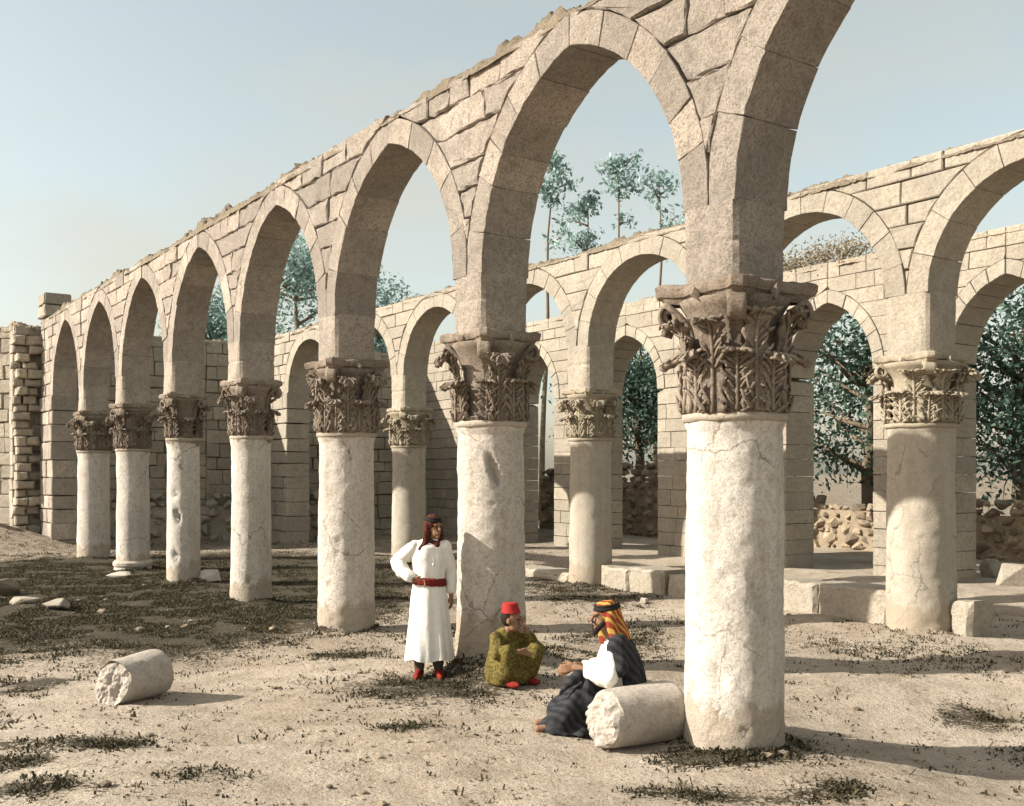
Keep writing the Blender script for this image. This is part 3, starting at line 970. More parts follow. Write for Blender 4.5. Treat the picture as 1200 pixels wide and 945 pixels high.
CAPS = {}
for key in ('cap_a', 'cap_b'):
    d = dict(bell=bell_mesh(), low=[leaf_mesh(.44, .135, s, 1.0, b) for s, b in ((1, 0), (2, .0), (3, .14), (4, .05))],
             up=[leaf_mesh(.72, .125, s, 1.05, b) for s, b in ((5, 0), (6, .0), (7, .2), (8, .0))],
             vol=[volute_mesh(.67, 1), volute_mesh(.65, 5)], aba=[abacus_mesh(.50, s) for s in (1, 2, 3)], flo=[flower_mesh(s) for s in (1, 2)])
    for v in d.values():
        for me in (v if isinstance(v, list) else [v]): me.materials.append(M[key])
    CAPS[key] = d

def make_capital(parent, z, h, r, key, rot, abw, worn=0.0):
    d = CAPS[key]; s = r / .40
    c = link('capital', d['bell'], parent, (0, 0, z))
    c.scale = (s, s, h); c.rotation_euler = (0, 0, rot)
    k = abw * .90 / (1.0 * s)
    for i in range(8):
        o = link('leaf', rnd.choice(d['low']), c); o.scale = (1.07, 1.07, rnd.uniform(.95, 1.04)); o.rotation_euler = (R(rnd.uniform(-2, 2)), 0, i * math.pi / 4 + R(rnd.uniform(-3, 3)))
    for i in range(8):
        if rnd.random() < worn * .5: continue
        o = link('leaf', rnd.choice(d['up']), c); o.rotation_euler = (0, R(rnd.uniform(-2, 2)), (i + .5) * math.pi / 4 + R(rnd.uniform(-3, 3)))
        o.scale = (1.10, 1.10, rnd.uniform(.94, 1.06))
    for i in range(4):
        if rnd.random() < worn: continue
        o = link('volute', rnd.choice(d['vol']), c); o.rotation_euler = (0, 0, math.pi / 4 + i * math.pi / 2); o.scale = (k * .98, 1, 1)
    a = link('abacus', rnd.choice(d['aba']), c); a.rotation_euler = (0, 0, rnd.randrange(4) * math.pi / 2); a.scale = (k, k, 1)
    for i in range(4):
        o = link('flower', rnd.choice(d['flo']), c); o.rotation_euler = (0, 0, i * math.pi / 2); o.scale = (k * .92, k, 1)
    return c

AXIS = math.atan2(U.y, U.x)
def make_column(pos, dia, capz0, capz1, key, shaft_mat, seed, label, group, hi=True, gashes=(), plinth=False, rot=0, abw=None, worn=0.0):
    t = empty('column', pos); tag(t, label, 'column', group)
    r = dia / 2
    z0 = pos[2]
    link('shaft', shaft_mesh(r, capz0 - z0, seed, shaft_mat, hi, gashes), t)
    mb = MB()
    vs, fs = lathe([(r * .96, -.05), (r * 1.03, -.045), (r * 1.07, -.02), (r * 1.06, .015), (r * .97, .03)], 48)
    mb.add([(x * (1 + .02 * noise.noise((x * 9, y * 9, seed))), y, z + .012 * noise.noise((x * 6, y * 6, seed))) for x, y, z in vs], fs)
    c = mb.build('collar', M['cap_b'] if key == 'cap_b' else M['shaft_a'], t, smooth=True, loc=(0, 0, capz0 - z0))
    make_capital(t, capz0 - z0 + .03, capz1 - capz0 - .03, r * .99, key, AXIS + rot, abw or dia * 1.22, worn)
    if plinth:
        mb = MB()
        vs, fs = lathe([(r * 1.1, -.06), (r * 1.32, -.05), (r * 1.34, .06), (r * 1.16, .09), (r * 1.12, .13), (r * 1.2, .17), (r * 1.22, .23), (r * 1.1, .27)], 40)
        mb.add([(x * (1 + .03 * noise.noise((x * 5, y * 5, z * 8))), y * (1 + .03 * noise.noise((x * 5, y * 5, z * 8 + 4))), z) for x, y, z in vs], fs)
        mb.build('base', M['fresh'], t)
    return t

camdir = -math.pi / 2
gA = 'columns of the near arcade'
specA = [
 (0, .78, 'thick bright column in front, beside the fallen drum and the seated man', ((camdir - .5, .62, .06, .1, .02), (camdir + .3, 1.2, .04, .2, .02)), .0),
 (1, .735, 'column with a dark gash, standing man in white leaning beside it', ((camdir + .12, 1.92, .05, .17, .06), (camdir - .45, .35, .05, .08, .03)), .06),
 (2, .755, 'stout smooth column just left of the standing man in white', (), -.05),
 (3, .645, 'slim pale column between the stout smooth one and the one with square holes', ((camdir + .2, .4, .03, .04, .03),), .04),
 (4, .62, 'slim grey column with small dark holes down its side', ((camdir - .1, 1.33, .05, .13, .07), (camdir - .2, .58, .05, .09, .07), (camdir - .25, 1.72, .04, .06, .05)), -.08),
 (5, .69, 'weathered column raised on a moulded round stone base', (), .05),
 (6, .76, 'farthest column of the front row, next to the end pier', (), 0),
]
for k, dia, lab, gash, rot in specA:
    p = FA.w(LA(k), 0, 0); p.z = z_at(p.x, p.y) - .08
    capz0 = {0: 2.57, 1: 2.65, 2: 2.64, 3: 2.70, 4: 2.76, 5: 2.62, 6: 2.64}[k]
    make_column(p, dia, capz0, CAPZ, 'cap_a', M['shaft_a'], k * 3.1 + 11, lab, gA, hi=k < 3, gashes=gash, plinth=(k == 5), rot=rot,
                abw={0: 1.02, 1: .88, 2: .95, 3: .84, 4: .80}.get(k, .86), worn={0: .0, 1: .3, 2: .15, 3: .25}.get(k, .35))
gB = 'columns of the second arcade'
specB = [
 (0, .89, 'broad tan column on the right beside the low block wall', ),
 (1, .82, 'second row column standing hidden behind the thick bright front column'),
 (2, .80, 'mid distance tan column with cream capital, between the two nearest front columns'),
 (3, .82, 'second row column standing hidden behind the column with a dark gash'),
 (4, .84, 'distant tan column with worn cream capital, seen left of the standing man'),
 (5, .8, 'farthest second row column, hidden behind the stout smooth front column'),
]
for k, dia, lab in specB:
    p = FB.w(LB(k), 0, 0); p.z = z_at(p.x, p.y) - .08
    make_column(p, dia, 2.76, 3.70, 'cap_b', M['shaft_b'], k * 2.3 + 60, lab, gB, hi=k < 1, rot=0, abw=dia * 1.12, worn=.2)

# ------------------------------------------------------------------ drums and stones
def f_edge(f): return min(1, (1 - f) * 4)
def drum(name, pos, axis_rz, L, r, label, seed, tilt=0.0, taper=.94, slant=.15):
    vs = []; fs = []; na, nl = 56, 22
    for j in range(nl + 1):
        t = j / nl; x = -L / 2 + L * t
        for i in range(na):
            a = 2 * math.pi * i / na
            rr = r * (taper + (1 - taper) * t) * (1 + .035 * fbm((math.cos(a), math.sin(a), x * 2 + seed), 1.6))
            xx = x + slant * rr * math.sin(a) * max(0, 1 - t * 1.6)
            if j == 0: xx += .03 * noise.noise((math.cos(a) * 2, math.sin(a) * 2, seed)) ; rr *= .95
            if j == 1: xx = -L / 2 + .03 + .025 * noise.noise((math.cos(a) * 3, math.sin(a) * 3, seed + 4))
            if j == nl: rr *= .97
            vs.append((xx, rr * math.cos(a), rr * math.sin(a)))
    for j in range(nl):
        for i in range(na):
            k = (i + 1) % na; fs.append((j * na + i, (j + 1) * na + i, (j + 1) * na + k, j * na + k))
    # broken end: concentric rough rings
    prev = 0; base = [i for i in range(na)]
    for q in range(1, 9):
        f = 1 - q / 8.5; st = len(vs)
        for i in range(na):
            a = 2 * math.pi * i / na; y, z = r * .9 * f * math.cos(a), r * .9 * f * math.sin(a)
            vs.append((-L / 2 - .03 * (1 - f) + slant * z + .10 * f_edge(f) * noise.noise((y * 5, z * 5, seed)) - .06 * abs(noise.noise((y * 11, z * 11, seed))) - .03 * abs(noise.noise((y * 24, z * 24, seed))), y, z))
        cur = list(range(st, st + na))
        for i in range(na):
            k = (i + 1) % na; fs.append((base[i], base[k], cur[k], cur[i]))
        base = cur
    fs.append(tuple(base)); fs.append(tuple(nl * na + i for i in range(na - 1, -1, -1)))
    mb = MB(); mb.add(vs, fs)
    o = mb.build(name, M['fresh'], None); o.location = pos; o.rotation_euler = (R(8), tilt, axis_rz)
    tag(o, label, 'column drum'); return o
p = gpt(704, 722); drum('column_drum', (1.0, 8.42, z_at(1, 8.42) + .225), R(30), .66, .245, 'short fallen column drum lying between the seated man and the thick front column', 3.3)
p = gpt(275, 694); drum('column_drum', (p.x, p.y, z_at(p.x, p.y) + .20), R(62), .54, .225, 'broken column drum lying alone on bare ground at left', 8.1, tilt=R(-3), slant=.40)

def one_stone(px, py, size, seed, label, mat='rubble', group=None, name='stone'):
    p = gpt(px, py); p.z = z_at(p.x, p.y)
    mb = MB(); rock(mb, (0, 0, size[2] * .45), size, seed, sub=3, rough=.35)
    o = mb.build(name, M[mat]); o.location = p
    tag(o, label, 'stone', group); return o
one_stone(262, 592, (.30, .28, .11), 21, 'pale flat stone leaning against the moulded column base', 'fresh')
one_stone(338, 597, (.38, .30, .16), 22, 'pale slab lying on grass right of the column with holes', 'fresh')
one_stone(163, 607, (.33, .25, .22), 23, 'weathered boulder half sunk in dark grass at far left')
one_stone(180, 614, (.30, .2, .10), 24, 'pale low stone in the grass in front of the weathered boulder', 'wall_b')
one_stone(208, 618, (.34, .22, .13), 25, 'flat pale stone right of the boulder in the dark grass', 'wall_b')
one_stone(150, 545, (.5, .4, .3), 26, 'pale block tumbled on the rubble heap below the left end wall', 'wall_b')
one_stone(1030, 598, (.42, .4, .34), 27, 'squared pale boulder on the floor behind the tan right column', 'wall_b')
one_stone(1012, 591, (.34, .32, .28), 28, 'smaller boulder just left of the squared pale one', 'wall_b')
one_stone(712, 612, (.10, .08, .07), 29, 'little white stone in front of the rough low block wall', 'fresh')
one_stone(697, 553, (.3, .3, .3), 30, 'rounded boulder lying at the foot of a rear doorway', 'wall_b')
for i in range(13):
    px, py = rnd.uniform(150, 420), rnd.uniform(588, 640)
    s = rnd.uniform(.04, .085)
    one_stone(px, py, (s * 1.3, s, s * .6), 60 + i, 'small pale stone scattered in the dark grass at left', 'rubble', 'small stones in the grass')
# rubble heap on the left
for i in range(24):
    x = rnd.uniform(-19, -12.3); y = rnd.uniform(25.6, 28.3)
    s = rnd.uniform(.12, .28)
    mb = MB(); rock(mb, (0, 0, s * .3), (s * 1.3, s, s * .7), 120 + i, sub=2, rough=.4)
    o = mb.build('stone', M['wall_d']); o.location = (x, y, z_at(x, y))
    tag(o, 'tan rubble stone on the heap below the left end wall', 'stone', 'rubble heap stones')

# loose field-stone wall at the foot of the end wall, and others behind the doorways
def rubble_wall(fr, l0, l1, d, h, seed, label, size=.42, mat='rubble'):
    mb = MB(); z = .1; i = seed
    vs_ = [fr.w(a, d + b, hh) for hh in (-.2, h * .62) for a, b in ((l0, -.1), (l1, -.1), (l1, .06), (l0, .06))]     # earth packed inside
    mb.add(vs_, [(0, 1, 2, 3), (4, 5, 6, 7), (0, 1, 5, 4), (1, 2, 6, 5), (2, 3, 7, 6), (3, 0, 4, 7)])
    while z < h:
        l = l0 + rnd.uniform(0, .2)
        while l < l1:
            s = size * rnd.choice((.4, .55, .7, .9, 1.15, 1.3)); i += 1
            hh = h * (.82 + .25 * noise.noise((l * .4, seed, 0)))
            if z < hh:
                rock(mb, fr.w(l, d + rnd.uniform(-.08, .08), z), (s * .62, s * .55, s * .42), i, sub=2, rough=.35)
            l += s * .95
        z += size * .62
    o = mb.build('rubble_wall', M[mat]); tag(o, label, 'rubble wall'); return o
rubble_wall(FD, 1.4, 8.8, .22, 1.75, 900, 'bank of loose field stones along the end wall behind the slim columns', mat='wall_b')
FE = Frame(FC.w(0, -5.2, 0), U, NRM)
rubble_wall(FE, 19, 33.5, 0, 1.75, 1300, 'field stone wall outside, seen through the doorways on the right', size=.34)
rubble_wall(FE, 35, 45, .5, 2.9, 1700, 'taller field stone wall outside, seen through the narrow doorways in the middle', size=.36)

# gate post seen in the doorway
mb = MB()
g0 = at(917, 575, 24.6); 
for a in range(3):
    block(mb, Frame((g0.x, g0.y, 0), Vector((1, 0, 0)), Vector((0, -1, 0))), [(-.16, a * .42), (.16, a * .42), (.16, a * .42 + .41), (-.16, a * .42 + .41)], -.16, .16, gap=.006, bev=.02)
o = mb.build('stone_post', M['wall_b']); tag(o, 'pale stone post behind the doorway left of the tan column', 'post')

# ------------------------------------------------------------------ trees
def tree(pos, H, crown_lo, rad, seed, label, group, leafmat, kind='round', nclump=60, nleaf=60, lsize=.16, tr=.22, lean=0.0, cspread=.45, name='tree'):
    rs = np.random.RandomState(seed); t = empty(name, pos); tag(t, label, 'tree', group)
    mb = MB(); cl = []
    npt = 9
    trunk = [Vector((lean * H * (i / npt) ** 1.3 + .12 * math.sin(i * 1.3 + seed) * (i / npt), .1 * math.sin(i * 1.7 + seed), -.2 + (H * .93) * i / npt)) for i in range(npt + 1)]
    tube(mb, trunk, [tr * (1 - .88 * i / npt) for i in range(npt + 1)], 8)
    def on(z):
        f = min(max((z + .2) / (H * .93) * npt, 0), npt - .001); i = int(f); return trunk[i].lerp(trunk[i + 1], f - i)
    nl = max(8, nclump // 5)
    for i in range(nl):
        if kind == 'tuft':      # slender tree with separate tufts
            z = crown_lo + (H - crown_lo) * rs.uniform(0, 1) ** .75
            L = rad * rs.uniform(.35, 1.0) * (1 - .35 * abs((z - crown_lo) / (H - crown_lo) - .6))
        else:
            z = crown_lo * .75 + (H * .9 - crown_lo * .75) * rs.uniform(0, 1)
            f = (z - crown_lo * .75) / (H - crown_lo * .75)
            L = rad * rs.uniform(.6, 1.05) * math.sqrt(max(.08, 1 - (f * 1.05 - .35) ** 2 / .6))
        a = rs.uniform(0, 2 * math.pi); up = rs.uniform(.15, .7)
        p0 = on(z * .9); dirv = Vector((math.cos(a), math.sin(a), up)).normalized()
        pts = [p0 + dirv * L * k / 4 + Vector((rs.normal() * .06, rs.normal() * .06, .05 * k * k * .2)) * L * .3 for k in range(5)]
        tube(mb, pts, [tr * .32 * (1 - .8 * k / 4) + .008 for k in range(5)], 5)
        for k in (2, 3, 4, 4):
            tw = Vector(pts[k]) + Vector(rs.normal(0, 1, 3)) * .22 * rad * .6
            tube(mb, [pts[k], (Vector(pts[k]) + tw) / 2 + Vector(rs.normal(0, .05, 3)), tw], [tr * .1, tr * .07, .006], 4)
            cl.append(tuple(tw))
    for k in range(6): cl.append(tuple(on(H * .9) + Vector(rs.normal(0, .22 * rad * .5, 3))))
    mb.build('trunk', M['bark'], t, smooth=True)
    v = leaves(rs, cl, nleaf, (cspread, cspread, cspread * .8), lsize)
    leaf_obj('crown', v, leafmat, t)
    return t

gt = 'slender trees beyond the rear walls'
for i, (px, ytop, ylo, Y, rad, lab, ln) in enumerate([
    (634, 197, 285, 46, 1.15, 'tall slender tree at the left side of the widest arch opening', .03),
    (662, 238, 300, 47, 1.05, 'lower slender tree with two tufts, second from left in the big arch', .0),
    (688, 203, 262, 49, 1.3, 'thin trunked tree with a round tuft on top, centre of the big arch', -.01),
    (727, 222, 292, 45, 1.7, 'broader airy tree at the right side of the widest arch opening', .02)]):
    p = at(px, ytop, Y); H = p.z
    tree((p.x - ln * H, Y, 0), H, at(px, ylo, Y).z, rad, 40 + i, lab, gt, M['leaf_teal'], 'tuft', nclump=46 if i != 1 else 40, nleaf=22, lsize=.11, tr=.15, lean=ln, cspread=.22, name='slender_tree')
for i, (px, ytop, ylo, Y, rad, lab) in enumerate([
    (414, 292, 400, 43, 3.0, 'leafy teal tree rising behind the end wall, framed by a left arch'),
    (340, 335, 420, 44, 2.3, 'smaller dark tree behind the end wall, framed by a narrow left arch'),
    (489, 326, 400, 46, 1.8, 'top of a leafy tree just above the second arcade, left of the bigger arch')]):
    p = at(px, ytop, Y); tree((p.x, Y, 0), p.z, at(px, ylo, Y).z, rad, 70 + i, lab, 'trees behind the end wall', M['leaf_teal'], nclump=110, nleaf=120, lsize=.09, tr=.25)
for i, (px, ytop, ylo, Y, rad, lab) in enumerate([
    (905, 345, 480, 30.5, 3.2, 'dark branching tree filling the doorway left of the tan column'),
    (1035, 335, 490, 30, 3.0, 'dark leafy tree filling the doorway at the right'),
    (708, 385, 450, 38, 2.6, 'dense dark tree showing in the narrow doorway near the front column')]):
    p = at(px, ytop, Y); tree((p.x, Y, 0), p.z, at(px, ylo, Y).z, rad, 90 + i, lab, 'dark trees outside the doorways', M['leaf_dark'], nclump=150, nleaf=85, lsize=.085, tr=.26, cspread=.42)

# dry scrub growing along the top of the rear wall
def scrub(l0, l1, seed, label):
    rs = np.random.RandomState(seed); c = []
    for i in range(46):
        p = FC.w(rs.uniform(l0, l1), rs.uniform(-.4, .3), 6.60 + rs.uniform(0, .38)); c.append(tuple(p))
    t = empty('scrub', FC.w((l0 + l1) / 2, 0, 6.6)); tag(t, label, 'shrub')
    v = leaves(rs, c, 120, (.20, .2, .15), .035) - np.array(t.location)
    leaf_obj('twigs', v, M['twig'], t)
scrub(7.4 * S, 8.5 * S, 11, 'dry pale scrub growing on top of the rear wall above the doorway')

# ------------------------------------------------------------------ weeds
def weeds():
    rs = np.random.RandomState(3)
    V = []; cnt = 0
    P = []
    for cx, cy, sx, sy, k in PATCHES:
        n = int(min(15000, 95 * sx * sy * 3.14 * k * (10 / max(cy, 5)) ** 1.0 * 5.0)) + 60
        q = rs.normal(0, .55, (n, 2)) * np.array([sx, sy]) + np.array([cx, cy]); P.append(q)
    # thin scatter all over
    q = np.stack([rs.uniform(-8, 10, 2600), rs.uniform(4.5, 17, 2600)], 1); P.append(q)
    P = np.concatenate(P); keep = np.hypot(P[:, 0] - 1.79, P[:, 1] - 8.38) > .40
    P = P[keep]
    # clumpiness
    nz_ = np.array([noise.noise((x * 1.6, y * 1.6, 7)) + .6 * noise.noise((x * 5, y * 5, 2)) for x, y in P])
    P = P[nz_ > -.10]
    Z = gz(P[:, 0], P[:, 1])
    nb = 5
    B = np.repeat(np.concatenate([P, Z[:, None]], 1), nb, 0)
    B[:, :2] += rs.normal(0, .04, (len(B), 2))
    B[:, 2] += .0
    a = rs.uniform(0, 2 * np.pi, len(B)); h = rs.uniform(.008, .034, len(B)) * np.where(rs.uniform(0, 1, len(B)) < .12, 2.4, 1); w = rs.uniform(.004, .011, len(B))
    d = np.stack([np.cos(a), np.sin(a), np.zeros_like(a)], 1); e = np.stack([-np.sin(a), np.cos(a), np.zeros_like(a)], 1)
    up = np.array([0, 0, 1.0])
    b0 = B - e * w[:, None] - up * .02; b1 = B + e * w[:, None] - up * .02
    m0 = B + d * (h * .85)[:, None] + up * (h * .55)[:, None] + e * (w * .8)[:, None]; m1 = B + d * (h * .85)[:, None] + up * (h * .55)[:, None] - e * (w * .8)[:, None]
    v = np.stack([b0, b1, m0, m1], 1).reshape(-1, 3)
    o = leaf_obj('weeds', v, M['grass'], None); tag(o, kind='stuff')
    o['label'] = 'patches of low dry weeds and grass on the court floor'; o['category'] = 'grass'
weeds()

def pebbles():
    rs = np.random.RandomState(5); mb = MB()
    bm = bmesh.new(); bmesh.ops.create_icosphere(bm, subdivisions=1, radius=1)
    bv = np.array([v.co[:] for v in bm.verts]); bm.verts.index_update(); bf = [tuple(v.index for v in f.verts) for f in bm.faces]; bm.free()
    for i in range(3200):
        y = 4.6 + 13 * rs.uniform() ** 1.4; x = rs.uniform(-.72, .72) * y
        s = rs.uniform(.004, .018) * (1 if rs.uniform() < .93 else 2.4)
        v = bv * np.array([s * rs.uniform(.8, 1.5), s, s * .6]) * (1 + rs.normal(0, .12, (len(bv), 1))) + np.array([x, y, z_at(x, y) + s * .25])
        mb.add([tuple(p) for p in v], bf)
    o = mb.build('pebbles', M['rubble']); tag(o, 'small loose pebbles over the sandy floor', 'pebbles', kind='stuff')
pebbles()

def straw():
    rs = np.random.RandomState(8); n = 9000
    y = 4.4 + 13 * rs.uniform(0, 1, n) ** 1.5; x = rs.uniform(-.7, .7, n) * y
    k = np.array([noise.noise((a * .8, b * .8, 4)) for a, b in zip(x, y)]) > -.05; x, y = x[k], y[k]; n = len(x)
    a = rs.uniform(0, 2 * np.pi, n); L = rs.uniform(.02, .075, n); w = rs.uniform(.0012, .003, n)
    d = np.stack([np.cos(a), np.sin(a), rs.uniform(-.02, .35, n)], 1); e = np.stack([-np.sin(a), np.cos(a), np.zeros(n)], 1)
    c = np.stack([x, y, gz(x, y) + .018], 1)
    v = np.stack([c - e * w[:, None], c + e * w[:, None], c + d * L[:, None] + e * (w * .4)[:, None], c + d * L[:, None] - e * (w * .4)[:, None]], 1).reshape(-1, 3)
    o = leaf_obj('straw', v, M['twig'], None); tag(o, 'dry straw and stalks strewn over the sandy floor', 'straw', kind='stuff')
straw()

# ------------------------------------------------------------------ people
WORK = bpy.data.scenes.new('workbench')

def add_ell(bm, c, r, rot=None, sub=3):
    m = Matrix.Translation(Vector(c)) @ (rot.to_matrix().to_4x4() if rot else Matrix.Identity(4)) @ Matrix.Diagonal((*r, 1))
    bmesh.ops.create_icosphere(bm, subdivisions=sub, radius=1, matrix=m)

def add_cap(bm, p0, r0, p1, r1, sub=2, flat=None):
    tmp = bmesh.new()
    for p, r in ((p0, r0), (p1, r1)):
        bmesh.ops.create_icosphere(tmp, subdivisions=sub, radius=r, matrix=Matrix.Translation(Vector(p)))
    res = bmesh.ops.convex_hull(tmp, input=tmp.verts)
    bmesh.ops.delete(tmp, geom=list({g for g in res['geom_interior'] + res['geom_unused'] if isinstance(g, bmesh.types.BMVert) and g.is_valid}), context='VERTS')
    me = bpy.data.meshes.new('tmp'); tmp.to_mesh(me); tmp.free(); bm.from_mesh(me); bpy.data.meshes.remove(me)

def add_chain(bm, pts, rs):
    for i in range(len(pts) - 1): add_cap(bm, pts[i], rs[i], pts[i + 1], rs[i + 1])

def add_loft(bm, rings, n=64, fold=None):
    """rings: (cx, cy, z, rx, ry); closed; fold(a, t) scales the radius"""
    base = []
    for j, (cx, cy, z, rx, ry) in enumerate(rings):
        t = j / (len(rings) - 1); row = []
        for i in range(n):
            a = 2 * math.pi * i / n; k = 1 + (fold(a, t) if fold else 0)
            row.append(bm.verts.new((cx + rx * k * math.cos(a), cy + ry * k * math.sin(a), z)))
        base.append(row)
    for j in range(len(base) - 1):
        for i in range(n):
            q = (i + 1) % n; bm.faces.new((base[j][i], base[j][q], base[j + 1][q], base[j + 1][i]))
    bm.faces.new(base[0][::-1]); bm.faces.new(base[-1])

def blob(name, bm, mat, parent=None, voxel=.012, smooth=4, wrinkle=0.0, wscale=6, seed=0, loc=None):
    bmesh.ops.recalc_face_normals(bm, faces=bm.faces)
    me = bpy.data.meshes.new('tmp'); bm.to_mesh(me); bm.free()
    o = bpy.data.objects.new('tmp', me); WORK.collection.objects.link(o)
    m = o.modifiers.new('r', 'REMESH'); m.mode = 'VOXEL'; m.voxel_size = voxel
    s = o.modifiers.new('s', 'SMOOTH'); s.factor = .5; s.iterations = smooth
    vl = WORK.view_layers[0]; vl.update(); dg = vl.depsgraph
    res = bpy.data.meshes.new_from_object(o.evaluated_get(dg))
    bpy.data.objects.remove(o); bpy.data.meshes.remove(me)
    res.name = name; res.materials.clear(); res.materials.append(mat)
    if wrinkle:
        for v in res.vertices:
            p = Vector(v.co)
            v.co = p + v.normal * wrinkle * noise.noise(Vector((p.x * wscale, p.y * wscale, p.z * wscale * .45 + seed)))
    res.polygons.foreach_set('use_smooth', [True] * len(res.polygons)); res.update()
    return link(name, res, parent, loc)

def add_head(bm, c, face, s=1.0):
    """c: head centre; face: horizontal facing unit vector"""
    c = Vector(c); f = Vector(face).normalized(); q = Vector((0, -1, 0)).rotation_difference(f)
    def P(x, y, z): return c + q @ Vector((x * s, y * s, z * s))
    add_ell(bm, P(0, .015, .02), (.076 * s, .092 * s, .098 * s), q)
    add_ell(bm, P(0, -.022, -.055), (.054 * s, .060 * s, .062 * s), q)
    add_cap(bm, P(0, -.085, .012), .011 * s, P(0, -.108, -.022), .017 * s)
    add_ell(bm, P(0, -.082, -.060), (.026 * s, .012 * s, .010 * s), q)
    add_ell(bm, P(0, -.070, -.096), (.022 * s, .018 * s, .016 * s), q)
    for sx in (-1, 1):
        add_ell(bm, P(sx * .031, -.074, .030), (.024 * s, .014 * s, .009 * s), q)
        add_ell(bm, P(sx * .078, .012, -.004), (.010 * s, .022 * s, .033 * s), q)
    return P

def eyes(P, parent, s=1.0):
    for sx in (-1, 1):
        mb = MB(); bm = bmesh.new(); add_ell(bm, P(sx * .031, -.078, .010), (.013 * s, .008 * s, .007 * s), None, 2)
        bm.verts.index_update(); mb.add([v.co.copy() for v in bm.verts], [tuple(v.index for v in f.verts) for f in bm.faces]); bm.free()
        mb.build('eye', M['hair'], parent, smooth=True)

def add_hand(bm, w, d, side, s=1.0, curl=.5, up=(0, 0, 1)):
    """w wrist, d direction of the fingers, side direction of the thumb"""
    w = Vector(w); d = Vector(d).normalized(); sd_ = Vector(side); sd_ = (sd_ - d * sd_.dot(d)).normalized(); n = d.cross(sd_).normalized()
    pal = w + d * .045 * s
    for k in range(4):
        u = (k - 1.5) * .019 * s
        b = w + d * .085 * s - sd_ * u; ln = (.036, .042, .039, .030)[3 - k] * s
        add_cap(bm, w + d * .01 * s - sd_ * u * .6, .014 * s, b, .0115 * s)
        m = b + (d * math.cos(curl * .5) + n * math.sin(curl * .5)) * ln
        e = m + (d * math.cos(curl * 1.3) + n * math.sin(curl * 1.3)) * ln * .95
        add_cap(bm, b, .0098 * s, m, .0088 * s); add_cap(bm, m, .0088 * s, e, .0072 * s)
    t0 = w + d * .025 * s + sd_ * .026 * s; t1 = t0 + (d * .7 + sd_ * .6 + n * .25).normalized() * .038 * s; t2 = t1 + (d * .9 + sd_ * .25 + n * .3).normalized() * .032 * s
    add_cap(bm, t0, .013 * s, t1, .0105 * s); add_cap(bm, t1, .0105 * s, t2, .0085 * s)

def ring_band(bm, c, q, rx, ry, th, n=28):
    for i in range(n):
        a = 2 * math.pi * i / n; b = 2 * math.pi * (i + 1) / n
        add_cap(bm, Vector(c) + q @ Vector((rx * math.cos(a), ry * math.sin(a), 0)), th, Vector(c) + q @ Vector((rx * math.cos(b), ry * math.sin(b), 0)), th, sub=1)

